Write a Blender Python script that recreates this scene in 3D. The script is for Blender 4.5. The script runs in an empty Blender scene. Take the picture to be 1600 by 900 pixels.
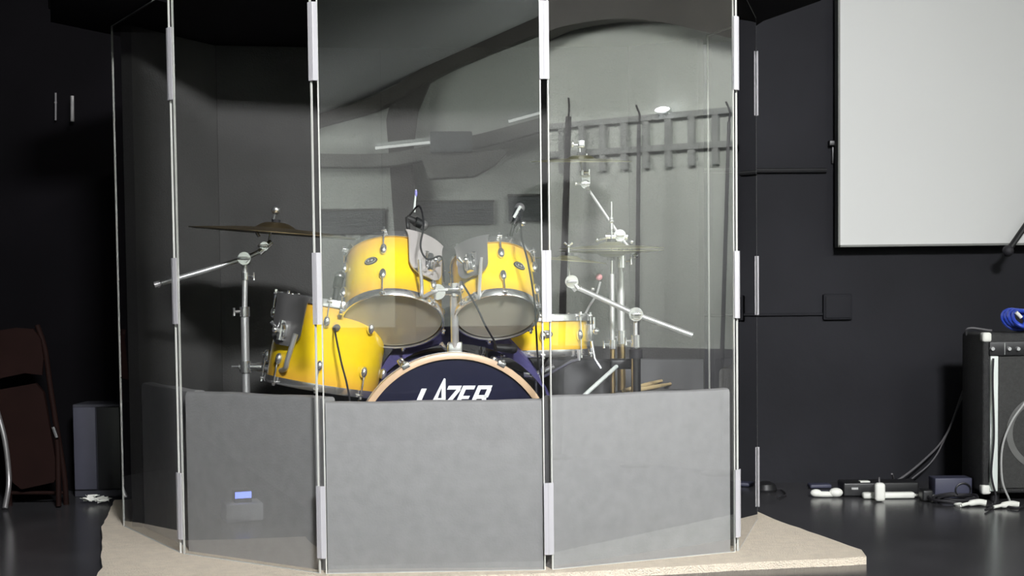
import bpy, bmesh, math, random
from mathutils import Vector, Matrix
random.seed(4)
SC = bpy.context.scene
COL = SC.collection
V = Vector

# ------------------------------------------------------------------ camera
PITCH, ROLL, FPX, CAMH = math.radians(2.6), math.radians(0.65), 2130.0, 0.77
F_ = V((0, math.cos(PITCH), -math.sin(PITCH)))
U0 = V((0, math.sin(PITCH), math.cos(PITCH)))
R0 = V((1, 0, 0))
R_ = math.cos(ROLL) * R0 - math.sin(ROLL) * U0
U_ = math.cos(ROLL) * U0 + math.sin(ROLL) * R0
SHIFT = 13 + FPX * math.tan(PITCH)
EYE = V((0, 0, CAMH))
cam = bpy.data.cameras.new('camera')
camo = bpy.data.objects.new('camera', cam)
COL.objects.link(camo)
cam.sensor_width = 36
cam.lens = FPX / 1600 * 36
cam.shift_y = SHIFT / 1600
cam.clip_start = 0.05
m = Matrix((R_, U_, -F_)).transposed().to_4x4()
m.translation = EYE
camo.matrix_world = m
SC.camera = camo

# ------------------------------------------------------------------ world, lights, exposure
w = bpy.data.worlds.new('world'); SC.world = w
w.use_nodes = True
w.node_tree.nodes['Background'].inputs[0].default_value = (0.5, 0.55, 0.6, 1)
w.node_tree.nodes['Background'].inputs[1].default_value = 0.004
SC.view_settings.view_transform = 'Standard'
SC.view_settings.look = 'None'
SC.view_settings.gamma = 1
SC.view_settings.exposure = 0.0
SC.view_settings.use_curve_mapping = False
SC.cycles.max_bounces = 9
SC.cycles.transparent_max_bounces = 24
SC.cycles.caustics_reflective = False
SC.cycles.caustics_refractive = False


def area(name, loc, aim, power, sx, sy, col=(1, 1, 1), spread=180):
    l = bpy.data.lights.new(name, 'AREA')
    l.shape = 'RECTANGLE'; l.size = sx; l.size_y = sy; l.energy = power; l.color = col
    l.spread = math.radians(spread)
    o = bpy.data.objects.new(name, l)
    COL.objects.link(o)
    o.location = loc
    o.rotation_euler = (V(aim) - V(loc)).to_track_quat('-Z', 'Y').to_euler()
    return o


area('stage_wash_light', (3.3, -1.0, 3.3), (0.5, 4.5, 0.7), 16, 0.9, 0.5, (1.0, 0.98, 0.95), 90)
area('stage_front_light', (1.2, -1.6, 3.4), (0.1, 4.0, 0.7), 76, 0.8, 0.4, (0.97, 0.98, 1.0), 60)
area('stage_down_fill', (1.3, 1.5, 4.1), (0.0, 3.9, 0.5), 80, 0.8, 0.4, (1.0, 0.98, 0.95), 70)  # overhead lamp added to lift the carpet, floor and drums
area('stage_side_fill', (-4.0, 1.2, 3.0), (-0.9, 4.1, 0.4), 3, 0.8, 0.4, (0.95, 0.95, 1.0), 60)  # dim lamp added to lift the foam at the dark end
area('rear_wall_fill', (2.7, -4.4, 3.5), (-0.2, -7, 1.6), 72, 1.6, 0.4, (0.97, 1.0, 0.97), 130)  # unseen lamp added so the rear wall shows bright in the panes
area('rear_wall_fill', (-3.0, -4.6, 2.3), (-0.4, -7, 1.6), 120, 1.6, 0.4, (0.97, 1.0, 0.97), 130)  # second added rear lamp, kept outside the reflected view
area('ceiling_fill', (-2.7, -4.6, 1.7), (-0.4, -6.2, 3.2), 45, 1.0, 0.5, (0.97, 1.0, 0.98), 140)  # unseen uplight added only to brighten the hall ceiling
area('side_wall_fill', (4.3, 1.0, 3.7), (7, -1.0, 1.5), 180, 1.6, 0.5, (1.0, 1.0, 0.97), 110)  # unseen lamp added to brighten the right wall for its reflection
area('side_wall_fill', (4.2, -4.0, 3.7), (7, -2.2, 1.6), 130, 1.6, 0.5, (1.0, 1.0, 0.97), 110)  # second added lamp for the same wall, from further back


# ------------------------------------------------------------------ pixel -> point helpers
def ray(u, v):
    return R_ * ((u - 800) / FPX) + U_ * ((450 + SHIFT - v) / FPX) + F_


def at(u, v, Y):
    d = ray(u, v)
    return EYE + d * (Y / d.y)


def atz(u, v, z=0.0):
    d = ray(u, v)
    return EYE + d * ((z - CAMH) / d.z)


# ------------------------------------------------------------------ materials
def mat(name, col, rough=0.5, metal=0.0, coat=0.0, emis=None, estr=0.0, var=0.0, vscale=8.0, bump=0.0, bscale=60.0, spec=0.5, trans=0.0, sub=0.0):
    m = bpy.data.materials.new(name); m.use_nodes = True
    nt = m.node_tree; b = nt.nodes['Principled BSDF']
    b.inputs['Base Color'].default_value = (*col, 1)
    b.inputs['Roughness'].default_value = rough
    b.inputs['Metallic'].default_value = metal
    b.inputs['Coat Weight'].default_value = coat
    b.inputs['Coat Roughness'].default_value = 0.06
    b.inputs['Specular IOR Level'].default_value = spec
    b.inputs['Transmission Weight'].default_value = trans
    if emis:
        b.inputs['Emission Color'].default_value = (*emis, 1)
        b.inputs['Emission Strength'].default_value = estr
    tc = nt.nodes.new('ShaderNodeTexCoord')
    if var:
        n = nt.nodes.new('ShaderNodeTexNoise'); n.inputs['Scale'].default_value = vscale
        n.inputs['Detail'].default_value = 6
        nt.links.new(tc.outputs['Object'], n.inputs['Vector'])
        r = nt.nodes.new('ShaderNodeMapRange')
        r.inputs[1].default_value = 0.3; r.inputs[2].default_value = 0.7
        r.inputs[3].default_value = 1 - var; r.inputs[4].default_value = 1 + var
        nt.links.new(n.outputs['Fac'], r.inputs[0])
        mx = nt.nodes.new('ShaderNodeVectorMath'); mx.operation = 'SCALE'
        mx.inputs[0].default_value = col
        nt.links.new(r.outputs[0], mx.inputs['Scale'])
        nt.links.new(mx.outputs[0], b.inputs['Base Color'])
    if bump:
        n = nt.nodes.new('ShaderNodeTexNoise'); n.inputs['Scale'].default_value = bscale
        n.inputs['Detail'].default_value = 5
        nt.links.new(tc.outputs['Object'], n.inputs['Vector'])
        bp = nt.nodes.new('ShaderNodeBump'); bp.inputs['Strength'].default_value = bump
        bp.inputs['Distance'].default_value = 0.01
        nt.links.new(n.outputs['Fac'], bp.inputs['Height'])
        nt.links.new(bp.outputs[0], b.inputs['Normal'])
    return m


def acrylic_material():
    m = bpy.data.materials.new('clear_acrylic'); m.use_nodes = True
    nt = m.node_tree; nt.nodes.clear()
    out = nt.nodes.new('ShaderNodeOutputMaterial')
    tr = nt.nodes.new('ShaderNodeBsdfTransparent'); tr.inputs[0].default_value = (0.99, 0.992, 0.99, 1)
    gl = nt.nodes.new('ShaderNodeBsdfGlossy'); gl.inputs['Roughness'].default_value = 0.0
    fr = nt.nodes.new('ShaderNodeFresnel'); fr.inputs[0].default_value = 1.75
    x2 = nt.nodes.new('ShaderNodeMath'); x2.operation = 'MULTIPLY'; x2.inputs[1].default_value = 1.9; x2.use_clamp = True
    ge = nt.nodes.new('ShaderNodeNewGeometry')
    inv = nt.nodes.new('ShaderNodeMath'); inv.operation = 'SUBTRACT'; inv.inputs[0].default_value = 1.0
    mu = nt.nodes.new('ShaderNodeMath'); mu.operation = 'MULTIPLY'
    mx = nt.nodes.new('ShaderNodeMixShader')
    L = nt.links.new
    L(fr.outputs[0], x2.inputs[0]); L(ge.outputs['Backfacing'], inv.inputs[1])
    L(x2.outputs[0], mu.inputs[0]); L(inv.outputs[0], mu.inputs[1])
    L(mu.outputs[0], mx.inputs[0]); L(tr.outputs[0], mx.inputs[1]); L(gl.outputs[0], mx.inputs[2])
    L(mx.outputs[0], out.inputs[0])
    return m


def milky_material():
    m = bpy.data.materials.new('milky_plastic'); m.use_nodes = True
    nt = m.node_tree; nt.nodes.clear()
    out = nt.nodes.new('ShaderNodeOutputMaterial')
    a = nt.nodes.new('ShaderNodeBsdfDiffuse'); a.inputs[0].default_value = (0.58, 0.565, 0.59, 1)
    t = nt.nodes.new('ShaderNodeBsdfTransparent')
    g = nt.nodes.new('ShaderNodeBsdfGlossy'); g.inputs['Roughness'].default_value = 0.15
    m1 = nt.nodes.new('ShaderNodeMixShader'); m1.inputs[0].default_value = 0.22
    m2 = nt.nodes.new('ShaderNodeMixShader'); m2.inputs[0].default_value = 0.1
    nt.links.new(a.outputs[0], m1.inputs[1]); nt.links.new(t.outputs[0], m1.inputs[2])
    nt.links.new(m1.outputs[0], m2.inputs[1]); nt.links.new(g.outputs[0], m2.inputs[2])
    nt.links.new(m2.outputs[0], out.inputs[0])
    return m


def lacquer_material():
    # amber burst lacquer: yellow body fading to orange towards both shell rims (stored per vertex as 'burst')
    m = mat('yellow_burst_lacquer', (0.85, 0.5, 0.02), 0.25, 0.0, 0.8)
    nt = m.node_tree; b = nt.nodes['Principled BSDF']
    at_ = nt.nodes.new('ShaderNodeAttribute'); at_.attribute_name = 'burst'
    r = nt.nodes.new('ShaderNodeValToRGB')
    r.color_ramp.elements[0].position = 0.3; r.color_ramp.elements[0].color = (0.98, 0.68, 0.012, 1)
    r.color_ramp.elements[1].position = 1.0; r.color_ramp.elements[1].color = (0.8, 0.42, 0.05, 1)
    nt.links.new(at_.outputs['Fac'], r.inputs[0]); nt.links.new(r.outputs[0], b.inputs['Base Color'])
    return m


ACR = acrylic_material()
MILK = milky_material()
EDGE = mat('polished_acrylic_edge', (0.5, 0.5, 0.47), 0.3, var=0.12, vscale=5)
YEL = lacquer_material()
CHR = mat('chrome', (0.95, 0.95, 0.95), 0.2, 0.92, var=0.05, vscale=20)
CHRD = mat('dark_chrome', (0.36, 0.35, 0.35), 0.32, 0.7, var=0.08, vscale=20)
STEEL = mat('satin_steel_tube', (0.8, 0.8, 0.8), 0.34, 0.75, var=0.05, vscale=20)
BRASS = mat('tarnished_gold_tube', (0.72, 0.52, 0.24), 0.3, 1.0, var=0.12, vscale=20)
BRONZE = mat('aged_cymbal_bronze', (0.2, 0.15, 0.08), 0.42, 0.85, var=0.2, vscale=9)
BRONZE2 = mat('olive_cymbal_bronze', (0.36, 0.34, 0.2), 0.4, 0.7, var=0.15, vscale=9)
HEADC = mat('clear_drum_head', (0.82, 0.76, 0.58), 0.12, 0.0, 0.5, var=0.08, vscale=7)
HEADW = mat('coated_drum_head', (0.7, 0.7, 0.68), 0.5, var=0.04)
HEADB = mat('black_bass_head', (0.012, 0.013, 0.034), 0.2, 0.0, 0.6, var=0.1, vscale=4)
WHITEP = mat('white_logo_paint', (0.85, 0.85, 0.85), 0.5, var=0.02)
MAPLE = mat('maple_hoop', (0.62, 0.42, 0.26), 0.35, 0.0, 0.4, var=0.12, vscale=14)
NAVY = mat('navy_cloth', (0.05, 0.043, 0.15), 0.75, var=0.25, vscale=6, bump=0.4, bscale=30)
BLK = mat('black_plastic', (0.012, 0.012, 0.013), 0.4, var=0.15)
BLKR = mat('black_rubber', (0.014, 0.013, 0.016), 0.65, var=0.15)
BADGE = mat('grey_badge', (0.09, 0.085, 0.08), 0.3, 0.5, var=0.1)
FOAM = mat('light_grey_acoustic_fabric', (0.29, 0.287, 0.287), 0.95, var=0.05, vscale=30, bump=0.12, bscale=160, spec=0.1)
ABSB = mat('dark_grey_acoustic_fabric', (0.075, 0.074, 0.072), 0.95, var=0.07, vscale=5, bump=0.3, bscale=160, spec=0.1)
LIDM = mat('black_canopy_fabric', (0.01, 0.009, 0.011), 0.9, var=0.1, spec=0.1)
CARPET = mat('tan_carpet', (0.80, 0.70, 0.57), 0.97, var=0.06, vscale=35, bump=0.9, bscale=220, spec=0.05)
STICK = mat('hickory', (0.66, 0.5, 0.26), 0.5, var=0.1, vscale=30)
WALLB = mat('black_painted_masonry', (0.0165, 0.0165, 0.020), 0.75, spec=0.2, var=0.22, vscale=2.2, bump=0.35, bscale=9)
FLOORM = mat('dark_glossy_stage_floor', (0.05, 0.049, 0.052), 0.22, var=0.25, vscale=3, spec=0.35)
SCREENM = mat('white_projection_fabric', (0.62, 0.62, 0.605), 0.8, var=0.01, vscale=1)
HALLW = mat('pale_green_grey_plaster', (0.72, 0.76, 0.70), 0.9, var=0.03, vscale=1)
HALLC = mat('grey_ceiling_board', (0.86, 0.88, 0.88), 0.9, var=0.04, vscale=1)
HALLD = mat('dark_hall_panelling', (0.05, 0.05, 0.06), 0.8, var=0.1, vscale=1)
HALLM = mat('mid_grey_panelling', (0.22, 0.22, 0.23), 0.8, var=0.1, vscale=1)
BEAM = mat('dark_stained_beam', (0.10, 0.095, 0.085), 0.6, var=0.15, vscale=3)
BEAML = mat('weathered_grey_timber', (0.2, 0.205, 0.19), 0.7, var=0.12, vscale=3)
BLUEG = mat('dim_grey_blind', (0.2, 0.22, 0.22), 0.7, var=0.1, vscale=3)
LAMP = mat('lit_lamp_diffuser', (0.9, 0.9, 0.9), 0.5, emis=(0.9, 0.93, 1.0), estr=16, var=0.01)
TUBE = mat('lit_tube', (0.9, 0.9, 0.9), 0.5, emis=(0.95, 1.0, 0.95), estr=2.6, var=0.01)
BROWN = mat('brown_enamel_metal', (0.014, 0.006, 0.005), 0.7, 0.0, 0.0, spec=0.08, var=0.15)
TOLEX = mat('black_tolex', (0.03, 0.03, 0.03), 0.7, var=0.2, vscale=60, bump=0.5, bscale=300)
GRILLE = mat('grey_grille_cloth', (0.05, 0.05, 0.048), 0.9, var=0.15, vscale=120, bump=0.4, bscale=400)
RING = mat('grey_speaker_ring', (0.12, 0.12, 0.115), 0.6, var=0.1, vscale=20)
PALE = mat('pale_aluminium_trim', (0.75, 0.8, 0.76), 0.45, 0.0, var=0.04)
KNOB = mat('silver_knob', (0.7, 0.7, 0.7), 0.3, 0.6, var=0.05)
BLUE = mat('blue_cable_jacket', (0.03, 0.07, 0.48), 0.35, 0.0, 0.3, var=0.1)
WHITEC = mat('white_plastic', (0.8, 0.8, 0.74), 0.5, var=0.05)
GREYC = mat('dusty_grey_cable', (0.13, 0.125, 0.13), 0.6, var=0.1)
POLEL = mat('mid_grey_pole', (0.2, 0.2, 0.205), 0.6, var=0.1)
POLE = mat('dark_grey_pole', (0.08, 0.078, 0.08), 0.6, var=0.1)
SLATE = mat('slate_blue_plastic', (0.05, 0.052, 0.085), 0.5, var=0.1)
DARKBOX = mat('dark_grey_laminate', (0.035, 0.035, 0.045), 0.7, var=0.1)
PINK = mat('pink_foam_ball', (0.65, 0.25, 0.27), 0.7, var=0.05)
DISP = mat('lit_blue_display', (0.1, 0.12, 0.8), 0.4, emis=(0.2, 0.28, 1.0), estr=9, var=0.01)
PALEBOX = mat('pale_grey_box', (0.62, 0.64, 0.66), 0.6, var=0.03)


# ------------------------------------------------------------------ mesh builder
WPOS = {}


def frame(o, z, x=None):
    z = V(z).normalized()
    a = V(x) if x is not None else (V((1, 0, 0)) if abs(z.x) < 0.9 else V((0, 1, 0)))
    x_ = (a - z * a.dot(z)).normalized()
    y_ = z.cross(x_)
    M = Matrix((x_, y_, z)).transposed().to_4x4()
    M.translation = V(o)
    return M


class MB:
    def __init__(s, M=None):
        s.v = []; s.f = []; s.mi = []; s.att = []; s.M = M

    def _add(s, vs, fs, mi=0, att=None):
        n = len(s.v)
        for i, p in enumerate(vs):
            p = V(p)
            s.v.append(s.M @ p if s.M else p)
            s.att.append(att[i] if att else 0.0)
        for f in fs:
            s.f.append([n + i for i in f]); s.mi.append(mi)
        return s

    def box(s, a, b, mi=0, bev=0.0):
        x0, x1 = sorted((a[0], b[0])); y0, y1 = sorted((a[1], b[1])); z0, z1 = sorted((a[2], b[2]))
        if bev <= 0:
            vs = [(x0, y0, z0), (x1, y0, z0), (x1, y1, z0), (x0, y1, z0), (x0, y0, z1), (x1, y0, z1), (x1, y1, z1), (x0, y1, z1)]
            fs = [(0, 3, 2, 1), (4, 5, 6, 7), (0, 1, 5, 4), (1, 2, 6, 5), (2, 3, 7, 6), (3, 0, 4, 7)]
            return s._add(vs, fs, mi)
        bm = bmesh.new()
        bmesh.ops.create_cube(bm, size=1)
        for q in bm.verts:
            q.co = V(((x0 + x1) / 2 + q.co.x * (x1 - x0), (y0 + y1) / 2 + q.co.y * (y1 - y0), (z0 + z1) / 2 + q.co.z * (z1 - z0)))
        bmesh.ops.bevel(bm, geom=bm.edges[:], offset=min(bev, (x1 - x0) * .45, (y1 - y0) * .45, (z1 - z0) * .45), segments=3, affect='EDGES', profile=0.5)
        bm.verts.index_update()
        s._add([q.co.copy() for q in bm.verts], [[q.index for q in f.verts] for f in bm.faces], mi)
        bm.free()
        return s

    def tube(s, pts, r, n=12, mi=0, cap=True, closed=False):
        pts = [V(p) for p in pts]
        rs = r if isinstance(r, (list, tuple)) else [r] * len(pts)
        vs = []; fs = []
        k = len(pts)
        up = None
        for i, p in enumerate(pts):
            if closed:
                t = (pts[(i + 1) % k] - pts[i - 1]).normalized()
            else:
                t = (pts[min(i + 1, k - 1)] - pts[max(i - 1, 0)]).normalized()
            if up is None:
                up = V((0, 0, 1)) if abs(t.z) < 0.9 else V((1, 0, 0))
            x = (up - t * up.dot(t))
            x = x.normalized() if x.length > 1e-6 else t.orthogonal().normalized()
            up = x
            y = t.cross(x)
            for j in range(n):
                a = 2 * math.pi * j / n
                vs.append(p + (x * math.cos(a) + y * math.sin(a)) * rs[i])
        for i in range(k if closed else k - 1):
            i2 = (i + 1) % k
            for j in range(n):
                j2 = (j + 1) % n
                fs.append((i * n + j, i * n + j2, i2 * n + j2, i2 * n + j))
        if cap and not closed:
            fs.append(tuple(reversed(range(n))))
            fs.append(tuple((k - 1) * n + j for j in range(n)))
        return s._add(vs, fs, mi)

    def lathe(s, prof, n=48, mi=0, burst=False, closed=False):
        # prof: list of (r, z); axis +z
        vs = []; fs = []; att = []
        zs = [p[1] for p in prof]; z0, z1 = min(zs), max(zs)
        for (r, z) in prof:
            for j in range(n):
                a = 2 * math.pi * j / n
                vs.append((max(r, 1e-5) * math.cos(a), max(r, 1e-5) * math.sin(a), z))
                att.append(min(1, abs((z - z0) / (z1 - z0 + 1e-9) - 0.5) * 2) if burst else 0.0)
        k = len(prof)
        for i in range(k if closed else k - 1):
            i2 = (i + 1) % k
            for j in range(n):
                j2 = (j + 1) % n
                fs.append((i * n + j, i * n + j2, i2 * n + j2, i2 * n + j))
        return s._add(vs, fs, mi, att)

    def ball(s, c, r, mi=0, n=12, sc=(1, 1, 1)):
        vs = []; fs = []
        for i in range(n + 1):
            t = math.pi * i / n
            for j in range(2 * n):
                a = math.pi * j / n
                vs.append(V(c) + V((r * sc[0] * math.sin(t) * math.cos(a), r * sc[1] * math.sin(t) * math.sin(a), r * sc[2] * math.cos(t))))
        for i in range(n):
            for j in range(2 * n):
                j2 = (j + 1) % (2 * n)
                fs.append((i * 2 * n + j, (i + 1) * 2 * n + j, (i + 1) * 2 * n + j2, i * 2 * n + j2))
        return s._add(vs, fs, mi)

    def prism(s, poly, d0, d1, mi=0, plane='xy'):
        # polygon in a plane extruded from d0 to d1 along the third axis
        def P(a, b, d):
            return {'xy': (a, b, d), 'xz': (a, d, b), 'yz': (d, a, b)}[plane]
        n = len(poly)
        vs = [P(a, b, d0) for a, b in poly] + [P(a, b, d1) for a, b in poly]
        fs = [tuple(range(n)), tuple(reversed(range(n, 2 * n)))] + [(i, (i + 1) % n, n + (i + 1) % n, n + i) for i in range(n)]
        return s._add(vs, fs, mi)

    def build(s, name, mats, parent=None, smooth=35, origin=None):
        me = bpy.data.meshes.new(name)
        c = V(origin) if origin is not None else sum(s.v, V()) / len(s.v)
        me.from_pydata([tuple(p - c) for p in s.v], [], s.f)
        ms = mats if isinstance(mats, (list, tuple)) else [mats]
        for q in ms: me.materials.append(q)
        me.polygons.foreach_set('material_index', s.mi)
        bm = bmesh.new(); bm.from_mesh(me)
        bmesh.ops.remove_doubles(bm, verts=bm.verts[:], dist=2e-5)
        bmesh.ops.recalc_face_normals(bm, faces=bm.faces[:])
        bm.to_mesh(me); bm.free()
        if any(s.att):
            # burst stored again after the merge: by nearest original vertex order (merge keeps positions)
            look = {tuple(round(x, 4) for x in (p - c)): a for p, a in zip(s.v, s.att)}
            at_ = me.attributes.new('burst', 'FLOAT', 'POINT')
            for i, q in enumerate(me.vertices):
                at_.data[i].value = look.get(tuple(round(x, 4) for x in q.co), 0.0)
        if smooth:
            me.polygons.foreach_set('use_smooth', [True] * len(me.polygons))
            try:
                me.set_sharp_from_angle(angle=math.radians(smooth))
            except Exception:
                pass
        o = bpy.data.objects.new(name, me); COL.objects.link(o)
        if parent is not None:
            o.parent = parent; o.location = c - WPOS[parent.name]
        else:
            o.location = c
        WPOS[o.name] = c
        return o


def tag(o, label=None, cat=None, group=None, kind=None):
    if label: o['label'] = label
    if cat: o['category'] = cat
    if group: o['group'] = group
    if kind: o['kind'] = kind
    return o


def thing(name, label, cat, loc, group=None):
    o = bpy.data.objects.new(name, None); COL.objects.link(o)
    o.empty_display_size = 0.1
    o.location = loc; WPOS[o.name] = V(loc)
    return tag(o, label, cat, group)


def struct(name, mb, mt, smooth=0, parent=None):
    o = mb.build(name, mt, parent, smooth)
    if parent is None: o['kind'] = 'structure'
    return o


def smoothpath(pts, n=8):
    pts = [V(p) for p in pts]
    P = [pts[0] * 2 - pts[1]] + pts + [pts[-1] * 2 - pts[-2]]
    out = []
    for i in range(1, len(P) - 2):
        for k in range(n):
            t = k / n
            a, b, c, d = P[i - 1], P[i], P[i + 1], P[i + 2]
            out.append(0.5 * ((2 * b) + (c - a) * t + (2 * a - 5 * b + 4 * c - d) * t * t + (3 * b - a - 3 * c + d) * t ** 3))
    out.append(pts[-1])
    return out


def cable(name, pts, r, mt, label, parent=None, n=10):
    o = MB().tube(smoothpath(pts, n), r, 8).build(name, mt, parent)
    if parent is None: tag(o, label, 'cable')
    return o


# ================================================================== STRUCTURE
BACK = 5.52
struct('floor', MB().box((-7, 3.45, -0.75), (7, BACK, 0)), FLOORM)                       # the stage
struct('floor_hall', MB().box((-7, -7, -0.85), (7, 3.45, -0.75)), HALLD)
wb = struct('wall_back', MB().box((-1.0, BACK, -0.8), (7, BACK + 0.15, 4.4)), WALLB)
SHADEW = mat('shaded_wall_black', (0.004, 0.0035, 0.0045), 0.9, var=0.3, vscale=2, spec=0.08)  # near-black colour paints the stage-left darkness onto the wall
struct('wall_back_shade', MB().box((-7, BACK, -0.8), (-1.0, BACK + 0.15, 4.4)), SHADEW)  # flush with wall_back, no recess: the shade is in its colour
struct('wall_left', MB().box((-7.15, -7, -0.8), (-7, BACK, 4.4)), HALLD)
struct('wall_rear', MB().box((-7, -7.15, 0.46), (7, -7, 4.4)), HALLW)
struct('trim_1', MB().box((-7, -7.15, -0.8), (7, -6.98, 0.46)), HALLD)                   # panelling under the rear wall
struct('wall_right', MB().box((7, -7, 0.3), (7.15, BACK, 4.4)), HALLW)
struct('trim_2', MB().box((6.98, -7, -0.8), (7.15, BACK, 0.3)), HALLM)
# roof: rising from the left eave to a ridge then falling to the right wall
prof = [(-7, 2.35), (-1.9, 2.42), (-1.35, 2.66), (0.94, 3.66), (2.6, 4.38), (7, 4.1)]
struct('ceiling', MB().prism([(x, z) for x, z in prof] + [(x, z + 0.12) for x, z in reversed(prof)], -7.0, 2.2, plane='xz'), HALLC)
struct('ceiling_stage', MB().box((-7, 2.2, 4.3), (7, BACK, 4.4)), HALLD)


def band(pts, wid, d0, d1, plane):
    # pts (a,z) with thickness in the wall's plane, extruded off the wall
    mb = MB(); k = len(pts)
    up = [];
    wid = wid if isinstance(wid, list) else [wid] * k
    top = []; bot = []
    for i, p in enumerate(pts):
        q0 = pts[max(i - 1, 0)]; q1 = pts[min(i + 1, k - 1)]
        dx, dz = q1[0] - q0[0], q1[1] - q0[1]; L = math.hypot(dx, dz)
        nx, nz = -dz / L, dx / L
        top.append((p[0] + nx * wid[i] / 2, p[1] + nz * wid[i] / 2)); bot.append((p[0] - nx * wid[i] / 2, p[1] - nz * wid[i] / 2))
    for i in range(k - 1):
        mb.prism([bot[i], bot[i + 1], top[i + 1], top[i]], d0, d1, plane=plane)
    return mb


def sp2(pts, n=6):
    return [(p.x, p.y) for p in smoothpath([V((a, b, 0)) for a, b in pts], n)]


# rear wall: curved rafter with its leg, ceiling duct, hanging heater, wall blinds, tube lamps
bp = sp2([(-3.0, 2.3), (-2.0, 2.4), (-1.35, 2.60), (-0.71, 2.80), (-0.04, 3.18), (0.94, 3.58), (2.6, 4.2)])
wd = [0.07 + 0.13 * i / (len(bp) - 1) for i in range(len(bp))]
struct('trim_3', band(bp, wd, -6.95, -6.72, 'xz'), BEAM)
struct('trim_4', MB().prism([(-0.63, 0.3), (-0.42, 0.3), (-0.40, 1.5), (-0.43, 2.2), (-0.36, 2.7), (-0.22, 3.02), (-0.62, 2.86), (-0.69, 2.6), (-0.66, 2.1), (-0.62, 1.4)], -7.0, -6.78, plane='xz'), mat('brown_grey_timber', (0.10, 0.095, 0.09), 0.7, var=0.12))
struct('trim_5', band(sp2([(-3, 2.2), (-1.35, 2.16), (-0.72, 2.16), (-0.32, 2.22), (0.3, 2.36), (0.93, 2.52), (2.4, 2.9)]), 0.13, -6.7, -6.5, 'xz'), BEAML)
t = thing('unit_heater', 'grey box heater hung under the ceiling duct, seen reflected in the shield', 'heater', (0.0, -6.5, 2.2))
MB().box((-0.24, -6.62, 2.21), (0.18, -6.3, 2.42), bev=0.02).build('housing', BLUEG, t)
MB().prism([(-0.34, 2.2), (0.55, 2.24), (0.42, 2.1), (0.2, 1.98), (-0.26, 1.96)], -6.6, -6.35, plane='xz').build('hood', BEAML, t)
for i, (a, b, c, d) in enumerate([(-1.9, 1.44, -0.73, 1.68), (-0.49, 1.53, 0.41, 1.76), (0.57, 1.56, 1.5, 1.82)]):
    lb = ['grey wall blind beside the column, seen reflected low in the shield', 'grey wall blind behind the tom microphone, seen reflected in the shield', 'grey wall blind reflected beside the black boom microphone'][i]
    t = thing('wall_blind', lb, 'blind', ((a + c) / 2, -7, b), 'blinds on the rear hall wall')
    m_ = MB()
    for k in range(6):
        z = b + (d - b) * k / 6
        m_.box((a, -6.985, z), (c, -6.96, z + (d - b) / 6 - 0.004))
    m_.build('slats', BLUEG, t)
    MB().box((a - .01, -6.99, d), (c + .01, -6.94, d + 0.02)).build('head_rail', BEAML, t)
for (x0, z0, x1, z1, lb) in [(-0.79, 2.25, -0.19, 2.31, 'white tube lamp on the ceiling duct beside the hanging heater'), (0.55, 2.51, 1.0, 2.63, 'white tube lamp at the high end of the ceiling duct')]:
    t = thing('tube_lamp', lb, 'lamp', (x0, -6.6, z0), 'tube lamps on the hall duct')
    MB().tube([(x0, -6.42, z0 + 0.02), (x1, -6.42, z1 + 0.02)], 0.016, 10).build('tube', TUBE, t)
    MB().prism([(x0, z0 + .03), (x1, z1 + .03), (x1, z1 + .06), (x0, z0 + .06)], -6.5, -6.36, plane='xz').build('reflector_tray', PALE, t)
struct('trim_6', MB().prism([(-0.9, 3.0), (0.55, 3.61), (0.55, 3.66), (-0.9, 3.05)], -6.3, -6.1, plane='xz'), PALE)

# right wall: curved beam, lattice rail, wall lamp
struct('trim_7', band(sp2([(-4.6, 2.5), (-3.3, 3.05), (-2.5, 3.33), (-1.84, 3.37), (-1.19, 3.29), (-0.48, 3.07), (0.6, 2.7)]), 0.30, 6.75, 6.95, 'yz'), BEAM)
mb = MB()
mb.prism([(-3.6, 2.37), (0.6, 2.26), (0.6, 2.31), (-3.6, 2.42)], 6.955, 6.995, plane='yz')
mb.prism([(-3.6, 2.11), (0.6, 1.97), (0.6, 2.02), (-3.6, 2.17)], 6.955, 6.995, plane='yz')
y = -3.4
while y < 0.5:
    z1 = 2.37 - 0.11 * (y + 3.6) / 4.2
    mb.box((6.96, y - 0.033, z1 - 0.42), (6.993, y + 0.033, z1 + 0.04)); y += 0.25
struct('trim_8', mb, mat('grey_painted_lattice', (0.44, 0.46, 0.44), 0.8, var=0.1))
t = thing('wall_lamp', 'small bright oval wall lamp, seen reflected beside the cymbal stand boom', 'lamp', (6.9, -1.16, 2.36))
MB().ball((6.9, -1.16, 2.38), 0.04, sc=(0.7, 2.0, 0.62)).build('lit_globe', LAMP, t)
MB().tube([(7.0, -1.16, 2.38), (6.93, -1.16, 2.38)], 0.03, 12).build('mounting_plate', PALE, t)

# ------------------------------------------------------------------ stage wall furniture
p0 = at(1312, 383, 5.44); p1 = at(1600, 383, 5.44)
t = thing('projection_screen', 'large white projection screen hanging on the black wall', 'screen', (p0.x + 1.3, 5.44, p0.z))
MB().box((p0.x, 5.44, p0.z), (p0.x + 2.6, 5.48, p0.z + 1.55)).build('screen_surface', SCREENM, t)
mb = MB()
mb.box((p0.x - 0.006, 5.43, p0.z - 0.008), (p0.x + 2.61, 5.49, p0.z)); mb.box((p0.x - 0.008, 5.43, p0.z - .008), (p0.x, 5.49, p0.z + 1.56))
mb.box((p0.x - 0.006, 5.43, p0.z + 1.55), (p0.x + 2.61, 5.49, p0.z + 1.56)); mb.box((p0.x + 2.6, 5.43, p0.z - .008), (p0.x + 2.61, 5.49, p0.z + 1.56))
mb.build('screen_frame', BEAML, t)
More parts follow.
